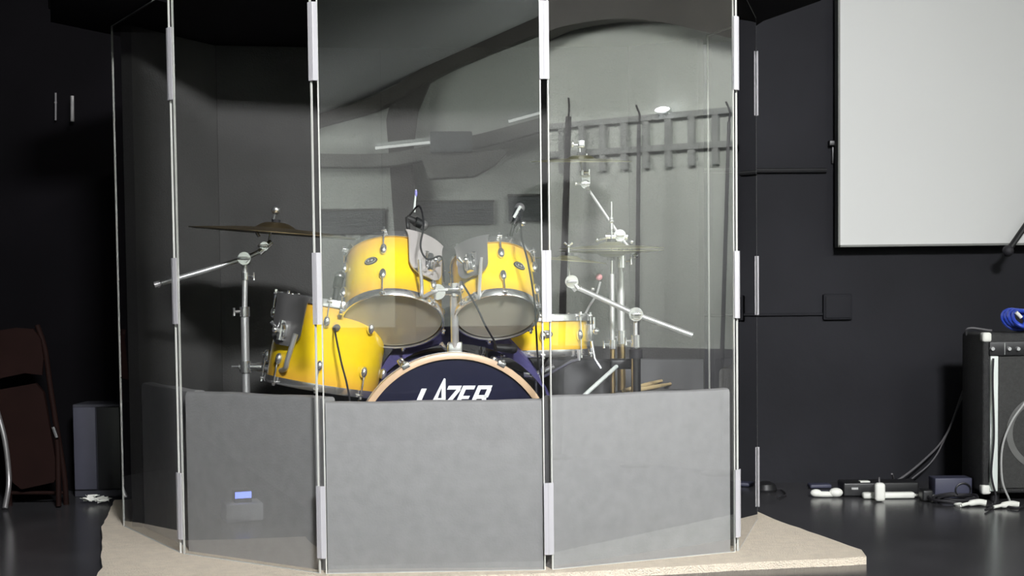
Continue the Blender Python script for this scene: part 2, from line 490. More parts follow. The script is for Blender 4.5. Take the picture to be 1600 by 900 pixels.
# conduit and junction box, painted over
a = at(1285, 500, BACK); b = at(1330, 459, BACK)
t = thing('junction_box', 'black painted junction box on the wall under the screen', 'electrical box', (a.x, BACK, a.z))
MB().box((a.x, BACK - 0.02, a.z), (b.x, BACK, b.z), bev=0.006).build('box_body', WALLB, t)
MB().box((a.x + .008, BACK - 0.024, a.z + .008), (b.x - .008, BACK - .02, b.z - .008), bev=0.002).build('cover_plate', WALLB, t)
c = at(1188, 492, BACK)
MB().tube([(c.x - 0.6, BACK - 0.006, c.z), (a.x + .01, BACK - 0.006, c.z)], 0.006, 10).build('conduit', WALLB, t)
a = at(1150, 266, BACK - .02); b = at(1292, 266, BACK - .02)
tag(MB().tube([(a.x - .3, BACK - 0.012, a.z), (b.x, BACK - 0.012, b.z)], 0.010, 8).build('wall_cable', BLK), 'black cable run straight along the wall beside the screen edge', 'cable')
a = at(1303, 225, BACK)
t = thing('wall_bracket', 'small black bracket on the wall at the screen edge', 'bracket', a)
MB().box((a.x - .025, BACK - .03, a.z - .01), (a.x + .012, BACK, a.z + .012), bev=.003).build('arm', BLK, t)
MB().box((a.x - .012, BACK - .012, a.z - .08), (a.x + .01, BACK, a.z + .0), bev=.003).build('wall_plate', BLK, t)

# black boom arm crossing the screen's lower corner
a = at(1575, 392, 5.34); b = at(1625, 320, 5.34)
t = thing('microphone_stand', 'black boom stand arm crossing the lower corner of the screen', 'microphone stand', (b.x + .12, 5.34, 0))
MB().tube([a, b, b + (b - a) * 2], 0.012, 10).build('boom_arm', BLK, t)
MB().ball(a, 0.022).build('boom_end', BLKR, t)
q = b + (b - a) * 0.8
MB().tube([(q.x, q.y, 0.02), q], 0.011, 10).build('pole', BLK, t)
MB(Matrix.Translation((q.x, q.y, 0))).lathe([(0, 0), (0.13, 0), (0.13, 0.012), (0.02, 0.025), (0, 0.025)], 32).build('base_plate', BLK, t)

# ================================================================== CARPET AND SHIELD
CZ = 0.022
cp = [(-1.12, 3.60), (-1.16, 3.80), (-1.30, 4.27), (-1.37, 4.5), (-1.50, 5.10), (-1.2, 5.16), (0.6, 5.16), (0.80, 4.86), (0.86, 4.5), (1.008, 3.94), (0.995, 3.83), (0.6, 3.76), (0.12, 3.655), (-0.3, 3.62)]
cpt = []
for i, p in enumerate(cp):
    q = cp[(i + 1) % len(cp)]
    L = math.dist(p, q); k = max(1, int(L / 0.06))
    for j in range(k):
        s_ = j / k
        jx = random.uniform(-.003, .003); jy = random.uniform(-.003, .003)
        cpt.append((p[0] + (q[0] - p[0]) * s_ + jx, p[1] + (q[1] - p[1]) * s_ + jy))
mb = MB().prism(cpt, 0.0, CZ)
tag(mb.build('carpet', CARPET), 'tan carpet offcut lying under the drum shield', 'carpet')

PP = [V((-1.305, 4.513, 0)), V((-0.984, 3.997, 0)), V((-0.522, 3.675, 0)), V((0.095, 3.692, 0)), V((0.651, 3.928, 0)), V((0.81, 4.496, 0)), V((0.69, 4.79, 0))]
HT = 1.668
shield = thing('drum_shield', 'clear acrylic drum shield of hinged upright panels around the yellow kit', 'drum shield', (-0.2, 4.0, CZ))


def panel(a, b, parent):
    d = (b - a); L = d.length; d.normalize()
    M = Matrix((d, V((-d.y, d.x, 0)), V((0, 0, 1)))).transposed().to_4x4(); M.translation = a
    g = 0.0095; e = 0.0035; th = 0.0055
    mb = MB(M)
    mb.box((g + e, 0, CZ + e), (L - g - e, th, HT - e), mi=0)
    mb.box((g, 0, CZ), (g + e, th, HT), mi=1); mb.box((L - g - e, 0, CZ), (L - g, th, HT), mi=1)
    mb.box((g + e, 0, HT - e), (L - g - e, th, HT), mi=1); mb.box((g + e, 0, CZ), (L - g - e, th, CZ + 0.0015), mi=1)
    return mb.build('panel', [ACR, EDGE], parent, smooth=0)


for i in range(len(PP) - 1):
    panel(PP[i], PP[i + 1], shield)
for i in range(1, len(PP) - 1):
    p = PP[i]
    da = (PP[i - 1] - p).normalized(); db = (PP[i + 1] - p).normalized()
    for (z0, z1) in ((0.065, 0.262), (0.70, 0.893), (1.352, 1.56)):
        mb = MB()
        # living hinge: two leaves and a knuckle, worn on the outside face
        for dd in (da, db):
            nn = V((dd.y, -dd.x, 0))
            if nn.y > 0 and i < 5 or (i == 5 and nn.x < 0): nn = -nn
            if i in (0, 1) and nn.x > 0.3: nn = -nn
            a_ = p + nn * 0.0045; b_ = p + dd * 0.0125 + nn * 0.0045
            h = nn * 0.0016
            mb._add([a_ - h + V((0, 0, z0)), b_ - h + V((0, 0, z0)), b_ + h + V((0, 0, z0)), a_ + h + V((0, 0, z0)),
                     a_ - h + V((0, 0, z1)), b_ - h + V((0, 0, z1)), b_ + h + V((0, 0, z1)), a_ + h + V((0, 0, z1))],
                    [(0, 3, 2, 1), (4, 5, 6, 7), (0, 1, 5, 4), (1, 2, 6, 5), (2, 3, 7, 6), (3, 0, 4, 7)])
        mb.tube([(p.x, p.y - 0.004, z0), (p.x, p.y - 0.004, z1)], 0.0028, 8)
        tag(mb.build('hinge', MILK, shield), 'milky white plastic hinge strip')

# low foam wall pieces standing inside the shield panels
ST = 0.045


def foam(a, b, z0, z1, mt, label, group, name='acoustic_panel', off=0.03, th=ST, ga=0.012, gb=0.012, wavy=0.0012, bev=0.012):
    a = V((*a, 0)); b = V((*b, 0))
    d = b - a; L = d.length; d.normalize()
    M = Matrix((d, V((-d.y, d.x, 0)), V((0, 0, 1)))).transposed().to_4x4(); M.translation = a
    mb = MB(M)
    n = 14; vs = []; fs = []
    # rounded rectangular cross-section swept with a slightly uneven top
    for i in range(n + 1):
        x = ga + (L - ga - gb) * i / n
        zt = z1 + wavy * math.sin(i * .9 + a.x * 9) + random.uniform(-wavy, wavy) * .3
        r = bev
        sec = [(off, z0), (off, zt - r), (off + r * .3, zt - r * .3), (off + r, zt), (off + th - r, zt), (off + th - r * .3, zt - r * .3), (off + th, zt - r), (off + th, z0)]
        vs += [(x, y_, z_) for y_, z_ in sec]
    k = 8
    for i in range(n):
        for j in range(k):
            j2 = (j + 1) % k
            fs.append((i * k + j, i * k + j2, (i + 1) * k + j2, (i + 1) * k + j))
    fs.append(tuple(range(k))); fs.append(tuple(reversed(range(n * k, n * k + k))))
    mb._add(vs, fs)
    return tag(mb.build(name, mt, None, 40), label, 'acoustic panel', group)


g1 = 'low foam panels inside the shield'
FZ = 0.500
foam(PP[0].xy, PP[1].xy, CZ, FZ, FOAM, 'low grey foam panel in shade at the dark narrow end of the shield', g1, off=0.05, ga=0.085, gb=0.02)
foam(PP[1].xy, PP[2].xy, CZ, FZ, FOAM, 'low grey foam panel behind the pane that shows a small blue reflection', g1, off=0.04, ga=-0.012, gb=0.02)
foam(PP[2].xy, PP[3].xy, CZ, FZ - 0.012, FOAM, 'low pale grey foam panel hiding the bottom of the bass drum', g1, off=0.012, ga=0.014, gb=0.012)
foam(PP[3].xy, PP[4].xy, CZ, FZ - 0.004, FOAM, 'low pale grey foam panel below the chrome cymbal stands', g1, off=0.012, ga=0.014, gb=0.02)
foam(PP[4].xy, PP[5].xy, CZ, FZ + 0.05, ABSB, 'low dark foam panel in the narrow pane beside the black wall', g1, off=0.02, ga=0.09, gb=0.012)
g2 = 'tall fabric absorbers behind the kit'
Q = [(-1.225, 4.47), (-1.03, 4.84), (-0.46, 4.93), (0.43, 4.95), (0.66, 4.80)]
AH = 1.664
foam(Q[0], Q[1], CZ, AH, ABSB, 'tall dark grey absorber closing the dark end of the booth', g2, off=0.0, ga=0.0, gb=0.0005, wavy=0, bev=.006)
foam(Q[1], Q[2], CZ, AH, ABSB, 'tall dark grey absorber behind the ride cymbal', g2, off=0.0, ga=0.0005, gb=0.0005, wavy=0, bev=.006)
foam(Q[2], Q[3], CZ, AH, ABSB, 'wide dark grey absorber behind the hanging toms and snare', g2, off=0.0, ga=0.0005, gb=0.0005, wavy=0, bev=.006)
foam(Q[3], Q[4], CZ, AH, ABSB, 'narrow dark grey absorber behind the long chrome boom arm', g2, off=0.0, ga=0.0005, gb=0.0, wavy=0, bev=.006)
foam((-0.15, 4.885), (0.665, 4.735), CZ, 0.545, mat('mid_grey_acoustic_fabric', (0.12, 0.12, 0.123), 0.95, var=0.06, vscale=20, spec=0.1), 'low grey foam panel leaning at the back behind the drumsticks', g1, off=0.0, ga=0.0, gb=0.0, th=0.03)

lp = [(-1.18, 4.12), (-1.36, 4.10), (-1.475, 4.44), (-1.18, 4.93), (-0.6, 5.08), (0.55, 5.08), (0.80, 4.9), (0.845, 4.55), (0.965, 4.25), (0.93, 4.12)]
t = thing('canopy', 'black fabric canopy lid lying across the top of the drum booth', 'canopy', (-0.3, 4.5, HT + .002))
MB().prism(lp, HT + .002, HT + .045).build('canopy_panel', LIDM, t)
mb = MB().tube([(x, y, HT + .05) for x, y in lp], 0.008, 8, closed=True)
mb.build('binding_edge', BLKR, t)

# ================================================================== DRUMS
def drum(name, label, cb, axis, r, h, nl, lug_rot=0, heads=(HEADW, HEADC), badge=None, plate=None, xdir=None, hoopw=0.016, lugz=(0.3, 0.72), cat='drum', group=None, long_lug=False):
    """cb: centre of the bottom rim; axis points to the batter side."""
    M = frame(cb, axis, xdir)
    t = thing(name, label, cat, cb, group)
    MB(M).lathe([(r - .008, 0.004), (r, 0.004)] + [(r, 0.004 + (h - 0.008) * k / 14) for k in range(1, 15)] + [(r - .008, h - .004)], 64, burst=True).build('shell', YEL, t)
    rr = r + 0.004
    for (nm, z, sg, hm) in (('batter_head', h, 1, heads[0]), ('resonant_head', 0, -1, heads[1])):
        MB(M).lathe([(0, z + sg * .0035), (r * .6, z + sg * .0035), (r - .004, z + sg * .003), (r + .001, z - sg * .004), (r + .0005, z - sg * .006), (r - .004, z - sg * .002), (0, z)], 64).build(nm, hm, t)
        MB(M).lathe([(rr, z - sg * .012), (rr + .0025, z - sg * .012), (rr + .003, z + sg * (hoopw * .35)), (rr + .001, z + sg * hoopw * .62), (rr - .003, z + sg * hoopw * .62), (rr - .003, z + sg * .003), (rr, z + sg * .0)], 64, closed=True).build('hoop', CHR, t)
    for k in range(nl):
        a = 2 * math.pi * k / nl + math.radians(lug_rot)
        L = Matrix.Rotation(a, 4, 'Z')
        MM = M @ L
        zs = [h * lugz[0], h * lugz[1]] if not long_lug else [h * .5]
        for i, z in enumerate(zs):
            lug = MB(MM).ball((r + .008, 0, z), .013, n=8, sc=(.85, .8, 1.35)).build('lug', CHR, t)
            for end in ((0, 1) if len(zs) == 1 else ((0,) if i == 0 else (1,))):
                e = 1 if end else -1; zr = h if end else 0
                mb = MB(MM)
                mb.tube([(r + .013, 0, z), (r + .013, 0, zr + e * .010)], .0024, 8)
                mb.tube([(r + .013, 0, zr + e * .007), (r + .013, 0, zr + e * .015)], .0046, 6)
                mb.box((r + .003, -.008, zr + e * .001), (r + .018, .008, zr + e * .007), bev=.002)
                mb.build('tension_rod', CHR, lug)
    if badge is not None:
        a, z = badge
        MM = M @ Matrix.Rotation(math.radians(a), 4, 'Z')
        mb = MB(MM); vs = []; n = 28
        for s_, k in ((1.0, 0.0), (1.0, .002), (.8, .003), (0.0, .003)):
            for j in range(n):
                q = 2 * math.pi * j / n
                y_ = .021 * s_ * math.cos(q)
                vs.append((math.sqrt(max(r * r - y_ * y_, 0)) + k, y_, z + .0125 * s_ * math.sin(q)))
        fs = [(i * n + j, i * n + (j + 1) % n, (i + 1) * n + (j + 1) % n, (i + 1) * n + j) for i in range(3) for j in range(n)]
        mb._add(vs, fs)
        bo = mb.build('badge', BADGE, t)
        mb = MB(MM); vs = []
        for j in range(n):
            q = 2 * math.pi * j / n
            y_ = .016 * math.cos(q)
            vs.append((math.sqrt(r * r - y_ * y_) + .0035, y_, z + .0085 * math.sin(q)))
        mb.tube(vs, .0007, 6, closed=True)
        for (ya, yb) in ((-.009, -.003), (.001, .008)):
            mb.box((r + .0028, ya, z - .003), (r + .0042, yb, z + .003), bev=.0006)
        mb.build('emblem', KNOB, bo)
    if plate is not None:
        a, wdt, hgt, mt = plate
        MM = M @ Matrix.Rotation(math.radians(a), 4, 'Z')
        # shield-shaped suspension plate curving round the shell, hung from the batter hoop
        mb = MB(MM); vs = []; nu = 12; nv = 12
        for layer in (0, 1):
            for i in range(nv + 1):
                s_ = i / nv
                hw = wdt / 2 * (1 - .10 * s_) * math.sqrt(max(0.0, 1 - max(0, (s_ - .72) / .28) ** 2 * .8)) * (1 if s_ > .12 else 1.12 - s_)
                zz = h + .006 - (hgt) * s_
                for j in range(nu + 1):
                    y_ = hw * (2 * j / nu - 1)
                    an = y_ / (r + .016)
                    rad = r + .016 + .004 * layer
                    vs.append((rad * math.cos(an), rad * math.sin(an), zz))
        N = (nu + 1) * (nv + 1); fs = []
        for i in range(nv):
            for j in range(nu):
                q = i * (nu + 1) + j
                fs.append((q, q + 1, q + nu + 2, q + nu + 1)); fs.append((N + q, N + q + nu + 1, N + q + nu + 2, N + q + 1))
        ring = [j for j in range(nu + 1)] + [i * (nu + 1) + nu for i in range(1, nv + 1)] + [nv * (nu + 1) + j for j in range(nu - 1, -1, -1)] + [i * (nu + 1) for i in range(nv - 1, 0, -1)]
        for k in range(len(ring)):
            x0, x1 = ring[k], ring[(k + 1) % len(ring)]
            fs.append((x0, x1, N + x1, N + x0))
        mb._add(vs, fs)
        pl = mb.build('suspension_plate', mt, t)
        mb = MB(MM)
        cz = h - hgt * .68
        mb.box((r + .018, -.017, cz - .02), (r + .036, .017, cz + .022), bev=.006)
        mb.tube([(r + .03, 0, cz - .028), (r + .03, 0, cz + .03)], .011, 14)
        for sg in (-1, 1):
            mb.tube([(r + .036, sg * .02, cz + .008), (r + .05, sg * .026, cz + .02)], [.004, .006], 8)
        mb.tube([(r + .03, 0, cz), (r + .055, 0, cz)], .006, 10)
        mb.ball((r + .055, 0, cz), .009, n=8)
        mb.build('mount_clamp', CHR, pl)
    return t, M


def ax(yaw_r, back, up=1.0):
    """unit axis tilting right by yaw_r degrees and backwards by back degrees."""
    return V((math.tan(math.radians(yaw_r)), math.tan(math.radians(back)), 1)).normalized()


XF = (0, -1, 0)  # local x points to the camera side
# --- bass drum
YB = 3.92
cx = at(711, 711, YB)
R = 0.292
t = thing('bass_drum', 'big bass drum with black front head and pale maple hoop', 'bass drum', (cx.x, YB + .2, CZ))
axis = V((0.15, -1, 0.0)).normalized()          # front normal
M = frame(cx, axis, (0, 0, 1))
D = 0.40
MB(M).lathe([(R - .012, -D), (R - .006, -D + .002), (R - .006, -.01), (R - .012, -.008)], 96).build('shell', NAVY, t)
MB(M).lathe([(R - .014, 0.0), (R, 0.0), (R + .004, -.002), (R + .004, -.036), (R, -.038), (R - .004, -.038), (R - .004, -.012), (R - .014, -.010)], 96, closed=True).build('front_hoop', MAPLE, t)
MB(M).lathe([(R - .006, -.0385), (R + .0052, -.0385), (R + .0052, -.046), (R - .006, -.046)], 96, closed=True).build('hoop_ring', CHR, t)
MB(M).lathe([(R - .014, -D - .004), (R, -D - .004), (R + .004, -D), (R + .004, -D + .036), (R - .004, -D + .038), (R - .014, -D + .01)], 96, closed=True).build('rear_hoop', MAPLE, t)
MB(M).lathe([(0, -.009), (R * .5, -.009), (R - .016, -.010), (R - .012, -.014), (0, -.013)], 96).build('front_head', HEADB, t)
# lettering LAZER: slanted block capitals with a tall spiked A
lm = MB(M)


def P2(px, py):
    """a pixel of the photograph's lettering -> head plane coordinates"""
    q = at(px, py, YB)
    d = q - cx
    X = M.to_3x3().col[0]; Y_ = M.to_3x3().col[1]
    return (d.dot(X), d.dot(Y_))


def glyph(polys):
    for pl in polys:
        lm.prism([P2(a, b) for a, b in pl], -.0088, -.0078)


# each letter runs from its top edge (about v=604) to a foot near v=640, sheared to the right
sh = lambda x, v: x + (604 - v) * 0.45
def box_(x0, x1, v0, v1): return [(sh(x0, v0), v0), (sh(x1, v0), v0), (sh(x1, v1), v1), (sh(x0, v1), v1)]
glyph([box_(660, 668, 607, 640), box_(668, 686, 633, 640)])                                        # L
glyph([[(694, 591), (696.5, 592), (696.5, 641), (690, 641), (690, 606), (677, 641), (668, 641)], [(683, 622), (691, 622), (691, 627), (681, 627)]])   # A
glyph([box_(701, 722, 603, 609), [(714, 609), (721, 609), (700, 634), (692, 634)], box_(709, 729, 634, 641)])                                       # Z
glyph([box_(724, 744, 603, 609), box_(724, 731, 609, 641), box_(731, 742, 619, 624), box_(731, 745, 634, 641)])                                     # E
glyph([box_(748, 771, 603, 609), box_(748, 755, 609, 641), box_(765, 772, 609, 622), box_(755, 770, 618, 624), [(754, 624), (761, 624), (764, 641), (756, 641)]])   # R
lm.build('lettering', WHITEP, t, 0)
for k, an in enumerate((-102, -66, -28, 28, 62, 98, 140, -140)):
    a = math.radians(an)
    MM = M @ Matrix.Rotation(-a, 4, 'Z')
    mb = MB(MM)
    mb.box((R - .006, -.013, -.012), (R + .011, .013, .004), bev=.004)
    mb.box((R + .004, -.009, -.05), (R + .013, .009, -.002), bev=.003)
    cl = mb.build('claw_hook', CHR, t)
    MB(MM).tube([(R + .014, 0, .012), (R + .014, 0, -.16)], .0033, 8).build('tension_rod', CHR, cl)
    MB(MM).box((R - .006, -.011, -.2), (R + .018, .011, -.15), bev=.006).build('lug', CHR, t)
for sx in (-1, 1):
    b0 = cx + V((sx * .24, .12, -.17)); b1 = V((cx.x + sx * .34, cx.y - 0.06, CZ + .01))
    MB().tube([b0, b1], .008, 10).build('spur_leg', CHR, t)
# cloth over the shell
t = thing('cloth', 'dark navy cloth bundled on top of the bass drum between the toms', 'cloth', (cx.x, 4.2, .6))
mb = MB(); vs = []; fs = []; nx = 40; ny = 14
for layer in (0, 1):
    for j in range(ny + 1):
        yy = 4.13 + .24 * j / ny
        for i in range(nx + 1):
            x = cx.x - .305 + .61 * i / nx
            u = (i / nx - .5) * 2
            base = cx.z + math.sqrt(max(0, (R + .022) ** 2 - (x - cx.x) ** 2))
            bulge = .10 * max(0, math.cos(min(abs(u + .02) * 1.75, 1.57))) * (math.sin(math.pi * min(1, .15 + j / ny * .8)) ** .6)
            vs.append((x, yy, base + bulge * (1 if layer else 0.0) + (.012 if layer else 0) + (.004 * math.sin(i * 1.1 + j * .9) if layer else 0)))
N = (nx + 1) * (ny + 1)
for j in range(ny):
    for i in range(nx):
        q = j * (nx + 1) + i
        fs.append((q, q + 1, q + nx + 2, q + nx + 1)); fs.append((N + q, N + q + nx + 1, N + q + nx + 2, N + q + 1))
ring = [i for i in range(nx + 1)] + [j * (nx + 1) + nx for j in range(1, ny + 1)] + [ny * (nx + 1) + i for i in range(nx - 1, -1, -1)] + [j * (nx + 1) for j in range(ny - 1, 0, -1)]
for k in range(len(ring)):
    x0, x1 = ring[k], ring[(k + 1) % len(ring)]
    fs.append((x0, x1, N + x1, N + x0))
mb._add(vs, fs)
mb.build('folded_cloth', NAVY, t, 60)

# --- rack toms
YT = 3.97
gt = 'yellow toms hanging over the bass drum'
c1 = at(614, 500, YT)
tomL, ML = drum('rack_tom', 'bigger yellow rack tom beside the floor tom, pale plate on its side', c1, ax(-1.0, 33), .1435, .205, 6, lug_rot=-6, badge=(-22, .118), plate=(42, .125, .145, mat('satin_plate', (0.62, 0.58, 0.56), .35, .4, var=.08)), xdir=XF, group=gt)
c2 = at(776, 493, YT)
tomR, MR = drum('rack_tom', 'smaller yellow rack tom nearest the snare, dark plate on its side', c2, ax(-5.0, 33), .1195, .185, 6, lug_rot=14, badge=(42, .105), plate=(-24, .105, .13, CHRD), xdir=XF, group=gt)
# --- tom holder
hb = at(711, 547, 3.985); ht = at(709, 452, 3.94)
t = thing('tom_holder', 'chrome post holder carrying both rack toms above the bass drum', 'drum mount', hb)
MB().tube([hb - V((0, 0, .03)), ht], .012, 16).build('post', STEEL, t)
mb = MB(); mb.box((hb.x - .022, 3.965, hb.z - .025), (hb.x + .022, 4.015, hb.z + .025), bev=.006); mb.tube([hb + V((-.026, 0, 0)), hb + V((-.04, -.01, .02))], [.004, .007], 8)
mb.build('base_bracket', CHR, t)
l = at(684, 454, 3.94); r_ = at(738, 454, 3.94)
mb = MB(); mb.tube([l, r_], .0165, 16)
for q in (l, r_): mb.tube([q + V((0, -.016, -.004)), q + V((0, .016, -.004))], .023, 18)
mb.tube([ht + V((0, 0, -.02)), ht + V((0, 0, .018))], .015, 16)
mb.tube([ht + V((0, -.014, 0)), ht + V((0, -.03, 0))], .006, 8); mb.box(ht + V((-.016, -.034, -.004)), ht + V((.016, -.028, .004)), bev=.002)
mb.build('crossbar', CHR, t)
for q, e1, e2 in ((l, at(660, 463, 3.85), at(656, 405, 3.84)), (r_, at(748, 466, 3.87), at(752, 402, 3.86))):
    MB().tube(smoothpath([q, (q + e1) / 2 + V((0, -.02, 0)), e1, e1 * .7 + e2 * .3, e2], 5), .0055, 10).build('tom_arm', STEEL, t)

# --- floor tom
YF = 4.10
cf = at(503, 603, YF)
ft, MF = drum('floor_tom', 'large yellow floor tom hung low beside the bass drum', cf, ax(10.0, 2), .168, .250, 8, lug_rot=2, badge=None, plate=(-38, .13, .15, CHRD), xdir=XF, lugz=(.26, .78))

# --- snare
YS = 4.32
cs = at(838, 552, YS)
sn, MS = drum('snare_drum', 'shallow yellow snare drum with oval badge behind the pane joint', cs, ax(-0.5, 1.5), .163, .112, 8, lug_rot=6, badge=(10, .06), xdir=XF, lugz=(.3, .7), long_lug=True, cat='snare drum')
Mq = MS @ Matrix.Rotation(math.radians(68), 4, 'Z')
mb = MB(Mq); mb.box((.163, -.012, .035), (.19, .012, .09), bev=.004); mb.ball((.2, 0, .066), .012, n=8); mb.tube([(.185, 0, .04), (.195, 0, -.02), (.215, 0, -.05)], .004, 8); mb.tube([(.195, 0, .07), (.195, 0, .11)], .004, 8)
mb.build('strainer', CHR, sn)
t = thing('snare_stand', 'chrome basket stand holding the snare drum from below', 'drum stand', (cs.x, cs.y, CZ))
bz = cs.z - .015
MB().tube([(cs.x, cs.y, .2), (cs.x, cs.y, bz - .07)], .011, 12).build('pole', STEEL, t)
for k in range(3):
    a = math.radians(k * 120 + 75)
    e = V((cs.x + .17 * math.cos(a), cs.y + .17 * math.sin(a), bz))
    MB().tube([(cs.x, cs.y, bz - .07), (e.x * .9 + cs.x * .1, e.y * .9 + cs.y * .1, bz - .006), e + V((0.012 * math.cos(a), .012 * math.sin(a), .0)), e + V((0.012 * math.cos(a), .012 * math.sin(a), .03))], .0055, 8).build('basket_arm', STEEL, t)
    f = V((cs.x + .2 * math.cos(a + .4), cs.y + .2 * math.sin(a + .4), CZ + .008))
    MB().tube([(cs.x, cs.y, .26), f], .007, 8).build('leg', STEEL, t)
a = at(768, 544, 4.14); b = at(800, 553, 4.14)
mb = MB(); mb.tube([at(830, 588, 4.2), at(866, 572, 4.2)], .008, 10); mb.tube([at(842, 594, 4.18), at(850, 574, 4.18)], .007, 8); mb.box(at(818, 590, 4.2), at(836, 580, 4.22), bev=.003)
mb.build('tilter', CHR, t)


# ================================================================== STANDS, CYMBALS
def tripod(t, x, y, mt=STEEL, rad=.24, hub=.33, rot=0, r=.0095):
    for k in range(3):
        a = math.radians(rot + 120 * k)
        f = V((x + rad * math.cos(a), y + rad * math.sin(a), CZ + .012))
        lg = MB().tube([(x, y, hub), f], [.008, .008], 10).build('leg', mt, t)
        MB().ball(f, .012, n=8).build('rubber_foot', BLKR, lg)
        MB().tube([(x, y, hub - .17), V((x, y, hub)).lerp(f, .55)], .005, 8).build('brace', mt, t)


def collar(p, axis=(0, 0, 1), r=.015, L=.03, wing=(-1, -.3, 0)):
    M = frame(p, axis)
    mb = MB(M).tube([(0, 0, -L / 2), (0, 0, L / 2)], r, 16)
    mb.M = None
    w_ = V(wing).normalized(); p = V(p)
    mb.tube([p + w_ * r * .8, p + w_ * (r + .014)], .005, 8)
    e = p + w_ * (r + .016)
    mb.tube([e + V((0, 0, -.012)), e, e + V((0, 0, .012))], [.005, .0035, .005], 8)
    return mb


def pivot(p, r=.02, L=.032, extra=None):
    p = V(p)
    mb = MB().tube([p + V((0, -L / 2, 0)), p + V((0, L / 2, 0))], r, 22)
    mb.tube([p + V((0, -L / 2 - .006, 0)), p + V((0, -L / 2, 0))], r * .7, 18)
    mb.tube([p + V((0, -L / 2 - .02, 0)), p + V((0, -L / 2, 0))], .005, 8)
    mb.box(p + V((-.015, -L / 2 - .024, -.004)), p + V((.015, -L / 2 - .018, .004)), bev=.002)
    return mb


def cymbal(label, c, r, axis, mt, group, bell=.16):
    M = frame(c, axis)
    t_ = thing('cymbal', label, 'cymbal', c, group)
    pr = [(.006, .03 * r / .25), (.02, .031 * r / .25)]
    for k in range(1, 8):
        s_ = k / 7; pr.append((.02 + (r * bell) * s_, (.031 - .0165 * s_ ** 2) * r / .25))
    for k in range(1, 13):
        s_ = k / 12; rr_ = r * bell + .02 + (r - r * bell - .02) * s_; pr.append((rr_, .0145 * (1 - s_ ** 1.4) * r / .25))
    full = pr + [(a, b - .0016) for a, b in reversed(pr)]
    MB(M).lathe(full, 72, closed=True).build('bow', mt, t_)
    mb = MB(M); mb.tube([(0, 0, .028 * r / .25), (0, 0, .028 * r / .25 + .012)], .014, 14)
    mb.build('felt', BLKR, t_)
    return t_, M


# left boom stand with ride cymbal
YR = 4.2
t = thing('cymbal_stand', 'chrome boom stand carrying the ride cymbal, tom clamp low on its pole', 'cymbal stand', (at(383, 500, YR).x, YR, CZ))
top = at(383, 404, YR); mid = at(380, 487, YR); low = at(384, 575, YR); x = low.x
MB().tube([(x, YR, .3), (x, YR, mid.z)], .0125, 14).build('lower_tube', STEEL, t)
MB().tube([(x, YR, mid.z), (top.x, YR, top.z)], .0085, 14).build('upper_tube', STEEL, t)
collar((x, YR, mid.z), r=.016, L=.03).build('height_collar', CHR, t)
collar((top.x, YR, at(383, 432, YR).z), r=.012, L=.022, wing=(1, -.3, 0)).build('height_collar', CHR, t)
pivot((top.x, YR, top.z)).build('tilter', CHR, t)
e0 = at(243, 445, YR - .06); e1 = at(412, 390, YR + .01)
MB().tube([e0, at(320, 423, YR - .03), top, e1], [.0085, .0085, .0075, .0065], 12).build('boom_arm', STEEL, t)
MB().tube([e0 - (top - e0).normalized() * .003, e0 + (top - e0).normalized() * .02], .0095, 12).build('end_cap', CHRD, t)
mb = pivot(at(414, 385, YR + .01), .014, .028); mb.tube([at(405, 395, YR), at(425, 378, YR + .01)], .010, 12); mb.tube([at(405, 370, YR), at(400, 362, YR)], .005, 8)
mb.build('boom_tilter', CHR, t)
sA = at(418, 385, YR + .01); sB = at(431, 328, YR + .01)
MB().tube([sA, sB], .0035, 8).build('stem', CHR, t)
MB().ball(sB, .0145, n=10).build('wing_nut', CHR, t)
tripod(t, x, YR, rad=.15, rot=180)
cc = at(430, 358, YR + .01)
cymbal('wide dark bronze ride cymbal tilted on the stand nearest the dark side', cc - V((0, 0, .012)), .262, V((.085, -.02, 1)), BRONZE, 'cymbals of the kit')
# clamp and L-rod from stand to floor tom
t = thing('drum_clamp', 'chrome clamp and bent rod joining the ride stand to the floor tom', 'drum mount', (x, YR, low.z))
mb = MB(); p = at(384, 573, YR); mb.tube([at(374, 573, YR), at(404, 573, YR)], .012, 14); mb.tube([(x, YR, p.z - .018), (x, YR, p.z + .018)], .019, 16)
mb.tube([at(362, 573, YR), at(374, 573, YR)], .004, 8)
mb.build('pole_clamp', CHR, t)
mb = MB(); q0 = at(413, 573, YR - .02); mb.tube([q0 + V((-.022, 0, 0)), q0 + V((.016, 0, 0))], .015, 16); mb.tube([q0, q0 + V((0, 0, .045))], .006, 8); mb.tube([q0 + V((0, 0, .035)), q0 + V((0.012, 0, .05))], .007, 8); mb.tube([q0, q0 - V((0, 0, .04))], .005, 8)
mb.build('rod_clamp', CHR, t)
MB().tube(smoothpath([at(410, 574, YR - .02), at(430, 578, 4.05), at(445, 577, 3.94), at(450, 560, 3.915), at(462, 522, 3.905)], 5), .0075, 12).build('bent_rod', STEEL, t)

